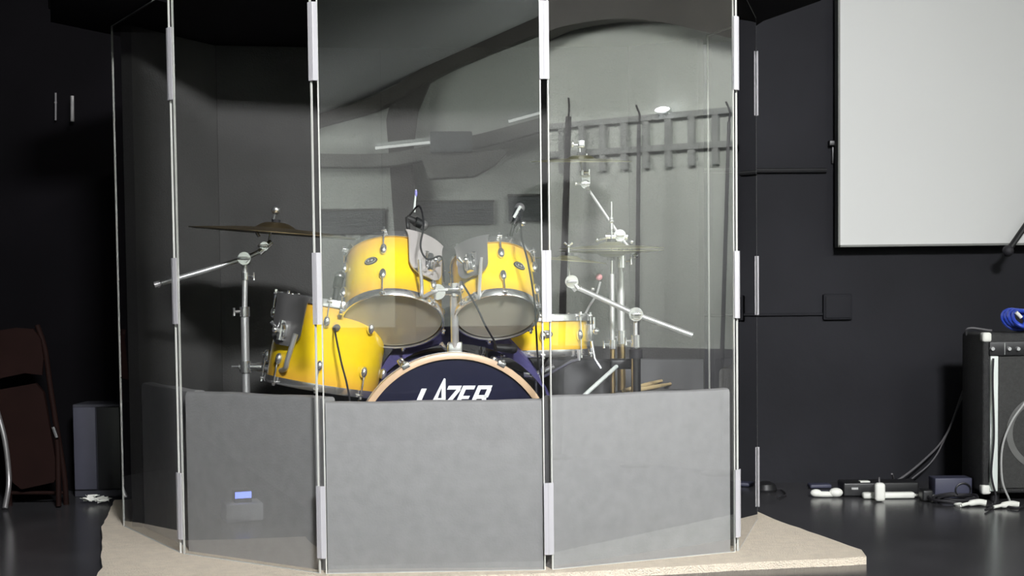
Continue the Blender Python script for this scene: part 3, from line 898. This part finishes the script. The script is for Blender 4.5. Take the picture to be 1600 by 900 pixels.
# hi-hat
YH = 4.45
xh = at(956, 430, YH).x
t = thing('hi_hat_stand', 'slim golden hi-hat stand with a thin pull rod on top', 'hi-hat stand', (xh, YH, CZ))
tz = at(955, 428, YH).z; rt = at(954, 315, YH).z
MB().tube([(xh, YH, at(960, 540, YH).z), (xh, YH, tz)], .0085, 12).build('upper_tube', STEEL, t)
MB().tube([(xh, YH, .12), (xh, YH, at(960, 538, YH).z)], .0085, 12).build('lower_tube', BRASS, t)
MB().tube([(xh, YH, tz), (xh, YH, rt)], .003, 8).build('pull_rod', CHR, t)
collar((xh, YH, at(955, 538, YH).z), r=.014, L=.03).build('height_collar', CHR, t)
mb = MB(Matrix.Translation((xh, YH, at(956, 346, YH).z))).tube([(0, 0, -.025), (0, 0, .014)], .0065, 10); mb.ball((0.0, 0, 0), .0085, n=8); mb.build('clutch', CHR, t)
tripod(t, xh, YH, mt=STEEL, rad=.2, hub=.30, rot=95)
hz = at(948, 388, YH).z
cymbal('upper hi-hat cymbal, thin and almost edge-on', (xh, YH, hz), .17, V((.0, -.035, 1)), BRONZE2, 'hi-hat pair')
cymbal('lower hi-hat cymbal turned upside down under its twin', (xh, YH, hz - .008), .17, V((.0, .035, -1)), BRONZE2, 'hi-hat pair')

# tall boom stand behind the hi-hat
YK = 4.6
xk = at(970, 450, YK).x
t = thing('cymbal_stand', 'tall chrome boom stand reaching high beside the dark pole', 'cymbal stand', (xk, YK, CZ))
jz = at(968, 368, YK)
MB().tube([(xk, YK, .3), (xk, YK, at(966, 530, YK).z)], .014, 14).build('lower_tube', BRASS, t)
MB().tube([(xk, YK, at(966, 532, YK).z), (xk, YK, at(966, 425, YK).z)], .0125, 14).build('middle_tube', STEEL, t)
MB().tube([(xk, YK, at(966, 427, YK).z), (jz.x, YK, jz.z)], .009, 14).build('upper_tube', STEEL, t)
for v in (527, 408): collar((xk, YK, at(966, v, YK).z), r=.019, L=.045, wing=(1 if v < 500 else -1, -.3, 0)).build('height_collar', CHR, t)
mb = pivot(jz, .02, .03); mb.tube([at(946, 370, YK), at(980, 370, YK)], .0155, 14); mb.tube([at(935, 375, YK), at(946, 372, YK)], .005, 8); mb.ball(at(933, 375, YK), .008, n=6); mb.ball(at(987, 378, YK), .009, n=6)
mb.build('tilter', CHR, t)
bt = at(914, 288, YK + .02); be = at(993, 400, YK - .02)
MB().tube([be, jz, bt], [.005, .005, .0045], 10).build('boom_arm', STEEL, t)
MB().ball(be, .010, n=8).build('end_cap', CHR, t)
mb = pivot(bt, .015, .028); mb.box(bt + V((-.014, -.014, -.006)), bt + V((.018, .012, .03)), bev=.004); mb.tube([at(920, 300, YK), bt], .009, 10); mb.tube([at(901, 287, YK), bt], .004, 8); mb.ball(at(900, 287, YK), .007, n=6)
mb.build('boom_tilter', CHR, t)
st = at(905, 226, YK + .02)
MB().tube([bt, at(907, 255, YK + .02), st], .004, 8).build('stem', CHR, t)
mb = MB(); mb.box(st + V((-.006, -.01, -.012)), st + V((.02, .01, .018)), bev=.006); mb.ball(st + V((-.022, 0, .002)), .009, n=8, sc=(.8, 1, 1.4)); mb.tube([st + V((-.02, 0, 0)), st], .003, 6)
mb.build('wing_nut', CHR, t)
collar(at(905, 246, YK + .02), r=.008, L=.008, wing=(1, 0, 0)).build('cymbal_seat', CHR, t)
collar(at(909, 270, YK + .02), r=.008, L=.016, wing=(1, 0, 0)).build('stem_joint', CHR, t)
tripod(t, xk, YK, mt=STEEL, rad=.19, hub=.3, rot=40)
cymbal('thin crash cymbal edge-on at the top of the tall boom stand', at(908, 243, YK + .02) - V((0, 0, .02)), .17, V((.01, -.10, 1)), BRONZE2, 'cymbals of the kit')

# long boom stand in front
YL = 4.3
t = thing('cymbal_stand', 'short stand with black lower tubes and long sloping chrome boom arm', 'cymbal stand', (at(993, 560, YL).x, YL, CZ))
pj = at(993, 491, YL); x2 = pj.x
MB().tube([(x2, YL, at(993, 545, YL).z), (x2, YL, pj.z)], .0075, 12).build('upper_tube', STEEL, t)
MB().tube([(x2, YL, .25), (x2, YL, at(993, 552, YL).z)], .0155, 14).build('lower_tube', BLK, t)
MB().tube([(x2 - .013, YL - .013, .27), (x2 - .013, YL - .013, at(993, 560, YL).z)], .0028, 8).build('brass_rod', BRASS, t)
collar((x2, YL, at(993, 533, YL).z), r=.017, L=.04, wing=(-1, -.2, 0)).build('height_collar', CHR, t)
MB().tube([(x2, YL, at(993, 546, YL).z), (x2, YL, at(993, 560, YL).z)], .021, 16).build('rubber_clamp', BLKR, t)
pivot(pj, .022, .036).build('tilter', CHR, t)
ba = at(1082, 524, YL - .03); bb = at(895, 446, YL + .05)
MB().tube([ba, pj, bb], [.009, .009, .008], 12).build('boom_arm', STEEL, t)
mb = pivot(at(893, 440, YL + .05), .021, .03); mb.tube([at(893, 440, YL + .05), at(903, 452, YL + .05)], .016, 12)
mb.build('boom_tilter', CHR, t)
sa = at(889, 428, YL + .05); sb = at(888, 384, YL + .05)
MB().tube([at(892, 440, YL + .05), sa, sb], [.008, .0035, .0035], 8).build('stem', CHR, t)
mb = MB(); mb.ball(sb, .007, n=8); mb.tube([sb, sb + V((-.013, 0, .010))], [.003, .005], 8); mb.tube([sb, sb + V((.013, 0, .010))], [.003, .005], 8)
mb.build('wing_nut', CHR, t)
tripod(t, x2, YL, mt=STEEL, rad=.17, hub=.28, rot=150)
cymbal('small splash cymbal above the snare on the sloping boom', at(889, 403, YL + .05) - V((0, 0, .008)), .12, V((.09, -.028, 1)), BRONZE2, 'cymbals of the kit')
# slanting strut of a folded stand leg
t = thing('stand_leg', 'loose silver strut leaning between the snare and the golden stand', 'stand leg', at(918, 610, 4.15))
s0 = at(905, 625, 4.16); s1 = at(967, 569, 4.42)
MB().tube([s0, s1], .0065, 10).build('strut', PALE, t)
MB().ball(s0, .010, n=8).build('rubber_tip', BLKR, t)
MB().tube([s0, V((s0.x - .09, s0.y - .02, CZ + .01))], .0065, 10).build('lower_strut', PALE, t)
MB().box(s1 + V((-.03, -.02, -.016)), s1 + V((.05, .02, .018)), bev=.008).build('black_joint', BLK, t)

# throne with drumsticks on it
tx = at(1022, 600, 4.52)
t = thing('drum_throne', 'round black drum throne behind the low foam, drumsticks on its seat', 'stool', (tx.x, tx.y, CZ))
sz = at(1020, 611, 4.52).z
MB(Matrix.Translation((tx.x, tx.y, 0))).lathe([(0, sz - .07), (.13, sz - .07), (.15, sz - .06), (.155, sz - .03), (.145, sz - .006), (.12, sz), (0, sz)], 40).build('seat', mat('grey_vinyl', (0.1, 0.1, 0.1), 0.6, var=0.1), t)
MB().tube([(tx.x, tx.y, .2), (tx.x, tx.y, sz - .07)], .014, 12).build('pole', STEEL, t)
for k in range(3):
    a = math.radians(30 + 120 * k)
    MB().tube([(tx.x, tx.y, .3), (tx.x + .17 * math.cos(a), tx.y + .17 * math.sin(a), CZ + .008)], .008, 8).build('leg', STEEL, t)
for lb, a, b, yo in (('upper drumstick lying on the throne seat', at(975, 607, 4.44), at(1040, 596, 4.80), 0), ('drumstick lying beneath its twin on the throne seat, tip to the wall', at(988, 607, 4.42), at(1049, 598, 4.76), 0)):
    a = V((a.x, a.y, sz + .008)); b = V((b.x, b.y, sz + .008 + (.012 if 'upper' in lb else .0)))
    d = (b - a)
    o = MB().tube([a, a + d * .6, a + d * .9, a + d * .97, b], [.0075, .0075, .005, .0055, .002], 12).build('drumstick', STICK)
    tag(o, lb, 'drumstick', 'drumsticks on the throne')
# hi-hat felt / pink ball on bent mic arm near snare
t = thing('gooseneck_microphone', 'thin gooseneck microphone with a pink tip behind the snare', 'microphone', at(915, 500, 4.4))
MB().tube(smoothpath([at(903, 500, 4.4), at(912, 494, 4.4), at(921, 478, 4.4), at(932, 460, 4.4), at(938, 440, 4.4)], 6), .0035, 8).build('gooseneck', STEEL, t)
MB().ball(at(936, 433, 4.4), .011, n=10).build('pink_tip', PINK, t)
MB().ball(at(926, 452, 4.4), .007, n=8).build('chrome_joint', CHR, t)

# tall dark poles by the hall's side wall, seen only as reflections in the pane
POLES = [(-2.26, 0.55, -2.16, 2.41, .034, .028, 'thickest dark pole by the hall side wall, reflected behind the snare'),
         (-1.38, 0.21, -1.34, 2.26, .021, .017, 'thin dark pole reflected behind the long sloping chrome boom'),
         (-0.47, 0.23, -0.39, 2.19, .019, .015, 'thin dark pole reflected beside the pane joint nearest the black wall')]
for (y0, z0, y1, z1, r0, r1, lb) in POLES:
    k = (z1 + .75) / (z1 - z0)
    top = V((6.8, y1, z1)); foot = top + (V((6.8, y0, z0)) - top) * k
    t = thing('pole_stand', lb, 'pole', foot, 'dark poles by the side wall of the hall')
    MB().tube([foot, V((6.8, y0, z0)), top], [r0, r0, r1], 12).build('pole', POLE if r0 > .03 else POLEL, t)
    MB().tube(smoothpath([top, top + V((0, .01, .08)), top + V((0, -.0 if r0 > .03 else -.03, .17))], 5), .009, 8).build('thin_tip', POLE, t)
    MB(Matrix.Translation(foot)).lathe([(0, 0), (.15, 0), (.15, .02), (r0, .04), (0, .04)], 24).build('base', BLK, t)


# ================================================================== MICROPHONES AND CABLES
def drum_mic(name, lab, base, head, cap, cab, glint=None):
    """clip-on microphone: clip on the rim, body, grille."""
    t = thing(name, lab, 'microphone', base, 'clip-on drum microphones')
    b = V(base); h = V(head); c = V(cap)
    MB().box(b + V((-.01, -.01, -.016)), b + V((.01, .01, .014)), bev=.004).build('rim_clip', BLK, t)
    MB().tube(smoothpath([b, b.lerp(h, .5) + V((0, -.012, .0)), h], 5), [.006] * 11, 10).build('clip_arm', BLK, t)
    MB().tube([h, h.lerp(c, .45), h.lerp(c, .5), c], [.009, .011, .015, .014], 16).build('body', BLK, t)
    MB().ball(c, .0155, n=10).build('grille', CHRD, t)
    if cab: MB().tube(smoothpath(cab, 8), .0028, 8).build('cable', BLKR, t)
    return t


drum_mic('drum_microphone', 'black clip-on microphone standing on the rim of the bigger rack tom', at(640, 368, 4.06), at(636, 340, 4.06), at(661, 352, 4.08), [at(640, 336, 4.06), at(655, 322, 4.0), at(662, 350, 3.9), at(657, 385, 3.84), at(668, 405, 3.83), at(690, 402, 3.86), at(694, 440, 3.9)])
t = thing('microphone_clip', 'small clear clip with violet tip above the bigger rack tom', 'clip', at(648, 330, 4.06))
MB().tube([at(647, 332, 4.06), at(650, 296, 4.06)], [.004, .0025], 8).build('spike', PALE, t)
MB().ball(at(650, 302, 4.06), .006, n=8, sc=(.7, .7, 1.9)).build('violet_tip', mat('violet_plastic', (.3, .28, .7), .4, var=.05), t)
drum_mic('drum_microphone', 'black clip-on microphone leaning over the smaller rack tom', at(797, 372, 4.02), at(803, 352, 4.02), at(812, 325, 4.04), [at(812, 330, 3.97), at(815, 370, 3.86), at(825, 410, 3.82), at(835, 470, 3.82), at(838, 520, 3.82), at(842, 570, 3.84), at(858, 640, 3.86)])
t = thing('microphone_clip', 'chrome ball clip beside the microphone on the smaller rack tom', 'clip', at(817, 349, 3.98))
MB().ball(at(817, 349, 3.98), .009, n=10).build('ball', CHR, t)
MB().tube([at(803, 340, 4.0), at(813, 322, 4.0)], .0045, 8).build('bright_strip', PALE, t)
MB().tube([at(817, 349, 3.98), at(806, 362, 4.01)], .003, 8).build('stem', CHR, t)
t = drum_mic('drum_microphone', 'dark round clip-on microphone tucked behind the bigger rack tom', at(520, 500, 4.08), at(523, 470, 4.1), at(531, 432, 4.14), [at(521, 490, 4.03), at(524, 520, 3.9), at(533, 565, 3.88), at(542, 600, 3.86), at(549, 640, 3.86)])
mb = MB(); mb.box(at(509, 505, 4.0), at(531, 490, 4.03), bev=.006); mb.tube([at(519, 490, 4.02), at(526, 512, 3.93)], .011, 12); mb.tube([at(526, 488, 4.02), at(526, 474, 4.02)], .004, 8)
mb.build('chrome_clip', CHR, t)
cable('microphone_cable', [at(722, 442, 3.86), at(745, 480, 3.8), at(758, 508, 3.8), at(772, 533, 3.86), at(776, 548, 3.95)], .0028, BLKR, 'thin black cable hanging across the smaller tom bottom head')
t = thing('bass_drum_microphone', 'black microphone lying by the bass drum hoop under the smaller tom', 'microphone', at(785, 546, 4.08))
MB().tube([at(772, 543, 4.06), at(800, 545, 4.08)], [.011, .014], 14).build('body', BLK, t)
MB().ball(at(801, 545, 4.08), .015, n=10).build('grille', BLKR, t)

# ================================================================== RIGHT: AMPLIFIER AND FLOOR CLUTTER
A0 = atz(1537, 785, 0); YA = A0.y
def ap(u, v, y=None): return at(u, v, YA if y is None else y)
t = thing('guitar_amplifier', 'black guitar amplifier with white corners and pale upright trim', 'amplifier', (A0.x + .3, YA + .15, 0))
x0 = A0.x; x1 = x0 + .62; zt = ap(1540, 521).z; zc = ap(1560, 556).z; zb = .03
MB().box((x0, YA + .012, zb), (x1, YA + .25, zt), bev=.012).build('cabinet', TOLEX, t)
for q in ((x0 + .06, YA + .06), (x1 - .06, YA + .06), (x0 + .06, YA + .2), (x1 - .06, YA + .2)):
    MB().tube([(q[0], q[1], 0), (q[0], q[1], zb + .004)], [.016, .02], 14).build('foot', BLKR, t)
cpz = ap(1560, 534).z
pn = MB().box((x0 + .02, YA + .002, zc), (x1 - .01, YA + .016, cpz), bev=.002).build('control_panel', BLK, t)
for u in (1550, 1576, 1590, 1604, 1618, 1632):
    c = ap(u, 545)
    MB().tube([(c.x, YA + .003, c.z), (c.x, YA - .012, c.z)], [.0085, .0065], 14).build('knob', KNOB, pn)
c = ap(1570, 545); MB().box((c.x - .001, YA, zc + .004), (c.x + .001, YA + .003, cpz - .004)).build('panel_line', KNOB, pn)
tl = ap(1548, 556).x; tr = ap(1560, 556).x
tag(MB().box((tl, YA + .0, .04), (tr, YA + .013, zc - .001), bev=.002).build('trim_strip', PALE, t), 'pale upright metal trim')
tag(MB().box((x1 - .03, YA + .0, .04), (x1 - .012, YA + .013, zc - .001), bev=.002).build('trim_strip', PALE, t), 'pale upright metal trim')
gr = MB().box((tr + .002, YA + .004, .05), (x1 - .032, YA + .014, zc - .003), bev=.003).build('grille', GRILLE, t)
rc = at(1632, 676, YA)
mb = MB(frame((rc.x, YA + .005, rc.z), (0, -1, 0))).lathe([(.115, 0), (.115, .003), (.13, .004), (.138, .003), (.138, 0)], 56, closed=True)
mb.build('speaker_ring', RING, t)
for (cx_, cz_) in ((x0, zt), (x0, zb), (x1, zt), (x1, zb)):
    sx = 1 if cx_ == x0 else -1; sz_ = -1 if cz_ == zt else 1
    tag(MB().box((cx_ - sx * .003, YA + .006, cz_ - sz_ * .003), (cx_ + sx * .03, YA + .045, cz_ + sz_ * .032), bev=.008).build('corner_cap', WHITEC, t), 'off-white plastic corner')
MB().tube(smoothpath([(x0 + .2, YA + .12, zt - .002), (x0 + .24, YA + .12, zt + .035), (x0 + .38, YA + .12, zt + .035), (x0 + .42, YA + .12, zt - .002)], 5), .008, 10).build('handle', BLKR, t)
# blue cable coil on top
cc = at(1583, 505, YA + .1)
t = thing('coiled_cable', 'bright blue cable coiled on top of the guitar amplifier', 'cable', (cc.x, YA + .1, zt))
for k, (dx, dz, rx, rz_, ry) in enumerate(((0, .0, .052, .036, .02), (.006, .006, .046, .03, -.02), (.012, -.004, .05, .034, .05), (-.004, .004, .042, .028, .0), (.01, .0, .036, .024, .03), (.016, .004, .048, .03, -.045))):
    pts = []
    for j in range(36):
        a = 2 * math.pi * j / 36
        pts.append((cc.x + dx + .012 + rx * math.cos(a), YA + .1 + .045 * math.sin(a + .5) + ry * .8, zt + .047 + dz * .7 + rz_ * math.sin(a)))
    MB().tube(pts, .0075, 8, closed=True).build('loop', BLUE, t)
MB().tube([(cc.x + .01, YA + .045, zt + .055), (cc.x - .01, YA + .045, zt + .075)], .007, 10).build('cable_tie', WHITEC, t)
cable('cable', [ap(1552, 560, YA - .015), ap(1551, 600, YA - .02), ap(1553, 680, YA - .02), ap(1549, 740, YA - .02), ap(1556, 775, YA - .02), ap(1553, 790, YA - .03)], .004, BLKR, 'thin black cord hanging over the pale trim of the amplifier')
cable('instrument_cable', [ap(1602, 628, YA - .02), ap(1580, 660, YA - .025), ap(1566, 700, YA - .03), ap(1566, 750, YA - .03), ap(1578, 783, YA - .03)], .0038, mat('light_grey_cable', (0.4, 0.4, 0.39), 0.6, var=0.05), 'pale grey cable curving down in front of the amplifier grille')
cable('cable', [V((x0 + .08, YA + .15, zt + .006)), V((x0 - .01, YA + .17, zt + .008)), at(1525, 560, 5.25), at(1505, 610, 5.35), at(1478, 680, 5.4), at(1440, 722, 5.42), at(1402, 750, 5.38), V((at(1388, 757, 5.35).x, 5.3, .06))], .004, GREYC, 'grey cable sagging from the amplifier down to the power strip')
cable('cable', [at(1512, 600, 5.36), at(1476, 686, 5.45), at(1455, 722, 5.44), at(1425, 748, 5.44)], .003, GREYC, 'second thin grey cable sagging against the black wall')

# clutter along the wall
def floorbox(name, lab, cat, u0, u1, v0, v1, dy, mt, bev=.006, parts=None):
    a = atz((u0 + u1) / 2, v1, 0); Y = a.y
    xa = at(u0, v1, Y).x; xb = at(u1, v1, Y).x; zt_ = at((u0 + u1) / 2, v0, Y).z
    t_ = thing(name, lab, cat, ((xa + xb) / 2, Y + dy / 2, 0))
    MB().box((xa, Y, 0.001), (xb, Y + dy, zt_), bev=bev).build('housing', mt, t_)
    return t_, xa, xb, Y, zt_


t, xa, xb, Y, zt_ = floorbox('power_conditioner', 'long low black equipment case on the floor against the wall', 'equipment', 1318, 1436, 754, 776, .1, BLK)
MB().box((xa + .03, Y - .002, .028), (xa + .055, Y, .036)).build('small_badge', KNOB, t)
a = at(1353, 753, Y); MB().box((a.x - .018, Y + .01, zt_), (a.x + .018, Y + .04, zt_ + .004)).build('top_sticker', WHITEC, t)
a = atz(1375, 784, 0)
t = thing('power_adapter', 'upright white power adapter plugged into the white strip', 'adapter', a)
MB().box((a.x - .019, a.y - .012, .001), (a.x + .019, a.y + .022, .07), bev=.012).build('housing', WHITEC, t)
MB().tube(smoothpath([(a.x, a.y + .01, .068), (a.x + .002, a.y + .02, .085), (a.x + .02, a.y + .08, .075)], 5), .003, 8).build('lead', GREYC, t)
t = thing('power_strip', 'white power strip lying on the floor before the black case', 'power strip', atz(1400, 782, 0))
a = atz(1352, 782, 0); b = atz(1440, 780, 0)
MB().box((a.x, a.y + .025, .001), (b.x - .02, a.y + .06, .024), bev=.008).build('housing', WHITEC, t)
MB().tube(smoothpath([(b.x - .02, a.y + .045, .012), (b.x + .02, a.y + .05, .008), (b.x + .1, a.y + .06, .008)], 5), .005, 8).build('lead', WHITEC, t)
t = thing('extension_plug', 'lumpy white extension plug on the floor left alone by the wall', 'plug', atz(1290, 777, 0))
a = atz(1275, 777, 0); b = atz(1306, 777, 0)
MB().ball((a.x, a.y, .016), .02, n=10, sc=(1.1, .8, .75)).build('plug_end', WHITEC, t)
MB().ball((b.x, b.y, .018), .024, n=10, sc=(1.1, .8, .75)).build('plug_end', WHITEC, t)
MB().tube([(a.x, a.y, .012), ((a.x + b.x) / 2, a.y - .006, .012), (b.x, b.y, .012)], .011, 10).build('plug_body', WHITEC, t)
t, *_ = floorbox('battery_box', 'flat pale blue grey box on the floor behind the white plug', 'box', 1266, 1300, 757, 764, .06, SLATE)
t, xa, xb, Y, zt_ = floorbox('equipment_box', 'slate blue box on the floor beside the amplifier', 'box', 1461, 1519, 747, 779, .08, SLATE, bev=.004)
MB().tube([(xb - .035 + .028 * math.cos(j * .26), Y - .006, zt_ * .42 + .026 * math.sin(j * .26)) for j in range(25)], .003, 8).build('hanging_lead', BLK, t)
t, *_ = floorbox('foot_pedal', 'small black pedal at the foot of the slate blue box', 'pedal', 1442, 1458, 766, 784, .06, BLK)
pts = []
for j in range(46):
    a_ = j * .42; q = atz(1483 + 36 * math.cos(a_) * (1 - .004 * j) + j * .35, 784 + 5 * math.sin(a_), 0)
    pts.append((q.x, q.y, .007 + .006 * (j % 9) / 4))
cable('cable', pts, .005, BLKR, 'tangle of black cable heaped on the floor by the slate box', n=3)
for k, (u, v, lb) in enumerate(((1522, 792, 'bent white plug with short lead under the amplifier corner'), (1573, 795, 'white plug lying in front of the amplifier grille'))):
    a = atz(u, v, 0)
    t = thing('plug', lb, 'plug', a, 'white plugs at the amplifier foot')
    MB().tube(smoothpath([(a.x - .05, a.y - .01, .008), (a.x - .02, a.y, .012), (a.x + .02, a.y + .01, .016), (a.x + .045, a.y + .006, .012)], 5), [.006] * 6 + [.011] * 10, 10).build('plug_body', WHITEC, t)
    MB().tube(smoothpath([(a.x - .05, a.y - .01, .006), (a.x - .06, a.y + .03, .005), (a.x - .03, a.y + .05, .005)], 5), .004, 8).build('lead', WHITEC if k == 0 else BLKR, t)
pts = [atz(u, v, 0) + V((0, 0, .007)) for u, v in ((1540, 800), (1560, 793), (1590, 797), (1610, 790), (1640, 794))]
cable('cable', pts, .005, BLKR, 'black cable lying along the foot of the amplifier')
a = atz(1196, 768, 0)
t = thing('footswitch', 'small round black footswitch on the floor beside the shield', 'pedal', a)
MB(Matrix.Translation(a)).lathe([(0, 0), (.042, 0), (.045, .01), (.036, .03), (.015, .04), (0, .04)], 28).build('housing', BLK, t)
MB().tube(smoothpath([a + V((.04, 0, .01)), a + V((.06, -.02, .006)), a + V((.055, -.12, .005)), a + V((.01, -.2, .005))], 6), .0035, 8).build('lead', BLKR, t)

# ================================================================== LEFT: FOLDED CHAIR, CABINET, SCRAP
YC = 5.12
ch = thing('folding_chair', 'brown metal folding chair folded up against the dark wall', 'chair', (at(30, 700, YC).x, YC, 0))
def cpnt(u, v, y=YC): return at(u, v, y)
def sheet(poly, y0, y1, name, mt, lift=0):
    pts = [(cpnt(u, v).x, cpnt(u, v).z) for u, v in poly]
    return MB().prism(pts, y0, y1, plane='xz').build(name, mt, ch)
back = [(-35, 530), (-10, 518), (25, 512), (52, 514), (64, 530), (68, 560), (66, 586), (40, 583), (5, 590), (-40, 604)]
sheet(back, YC - .004, YC + .006, 'backrest', BROWN)
seat = [(-8, 610), (60, 598), (72, 612), (84, 680), (95, 742), (88, 752), (38, 763), (24, 752), (8, 690), (-14, 625)]
sheet(seat, YC - .03, YC - .012, 'seat', BROWN)
for nm, pts in (('rear_frame', [(58, 508), (70, 545), (78, 600), (88, 665), (100, 740), (104, 792)]), ('front_frame', [(-38, 520), (-20, 600), (0, 650), (12, 740), (16, 812)])):
    pp = smoothpath([cpnt(u, v, YC + (.02 if nm == 'rear_frame' else .012)) for u, v in pts], 6)
    lowest = pp[-1]; pp.append(V((lowest.x, lowest.y, .006)))
    MB().tube(pp, .0105, 12).build(nm, BROWN, ch)
MB().tube(smoothpath([cpnt(-5, 640, YC - .045), cpnt(8, 690, YC - .045), cpnt(14, 750, YC - .05), V((cpnt(8, 800, YC - .1).x, YC - .1, .006))], 6), .010, 12).build('leg', CHRD, ch)
MB().tube(smoothpath([cpnt(84, 668, YC - .035), cpnt(90, 700, YC - .03), V((cpnt(92, 800, YC - .06).x, YC - .06, .006))], 6), .010, 12).build('leg', BROWN, ch)
tag(MB().tube([cpnt(83, 667, YC - .05), cpnt(89, 684, YC - .05)], .006, 10).build('hinge_bolt', CHR, ch), 'shiny steel hinge')
a = cpnt(12, 770, YC + .012); b = cpnt(102, 770, YC + .02)
MB().tube([a, b], .007, 10).build('crossbar', BROWN, ch)

a = atz(114, 768, 0); b = at(153, 768, a.y)
t = thing('cabinet', 'dark grey cabinet against the back wall beyond the folding chair', 'cabinet', (a.x, 5.4, 0))
zt_ = at(130, 632, a.y).z
b = at(190, 768, 5.33)
MB().box((at(114, 700, 5.33).x, 5.335, 0.0), (b.x, BACK - .005, at(130, 632, 5.33).z), bev=.004).build('carcass', DARKBOX, t)
MB().box((at(116, 700, 5.33).x, 5.322, 0.03), (at(151, 700, 5.33).x, 5.334, at(130, 636, 5.33).z), bev=.003).build('door', mat('slate_laminate', (.05, .05, .07), .6, var=.1), t)
MB().box((at(153, 700, 5.33).x, 5.322, 0.03), (at(189, 700, 5.33).x, 5.334, at(130, 636, 5.33).z), bev=.003).build('door', BLK, t)
a = atz(148, 787, 0)
t = thing('crumpled_paper', 'small crumpled white paper scrap on the dark floor by the chair', 'paper', a)
mb = MB()
for k in range(14):
    c = a + V((random.uniform(-.045, .045), random.uniform(-.03, .03), .006 + random.uniform(0, .007)))
    q = [c + V((random.uniform(-.026, .026), random.uniform(-.02, .02), random.uniform(-.004, .02))) for _ in range(4)]
    mb._add(q + [p + V((0, 0, .0012)) for p in q], [(0, 1, 2, 3), (7, 6, 5, 4), (0, 4, 5, 1), (1, 5, 6, 2), (2, 6, 7, 3), (3, 7, 4, 0)])
mb.build('paper_folds', WHITEC, t, 0)
t = thing('door_pull', 'small upright chrome pull on the dark wall high above the chair', 'handle', at(113, 170, BACK - .03))
MB().tube([at(113, 190, BACK - .04), at(113, 150, BACK - .04)], .008, 10).build('grip', CHRD, t)
for v in (186, 154): MB().tube([at(113, v, BACK - .04), at(113, v, BACK + .0)], .005, 8).build('standoff', CHRD, t)
t = thing('wall_hook', 'thin dull hook on the dark wall beside the chrome pull', 'hook', at(88, 170, BACK - .03))
MB().tube([at(87, 188, BACK - .02), at(87, 145, BACK - .02)], .004, 8).build('shank', GREYC, t)
MB().tube([at(87, 160, BACK), at(87, 160, BACK - .02)], .005, 8).build('wall_pin', CHRD, t)

# small lit device on the stage floor just outside the frame: shows as the reflection in the angled pane
t = thing('stage_box', 'small pale stage box with blue display, reflected low in an angled pane', 'equipment', (-1.60, 3.70, 0))
MB().box((-1.72, 3.645, .004), (-1.60, 3.775, .066), bev=.006).build('housing', PALEBOX, t)
MB().box((-1.70, 3.68, .066), (-1.625, 3.74, .11), bev=.004).build('display_hood', BLK, t)
tag(MB().box((-1.626, 3.682, .082), (-1.6225, 3.738, .104), bev=.001).build('display', DISP, t), 'lit blue display')
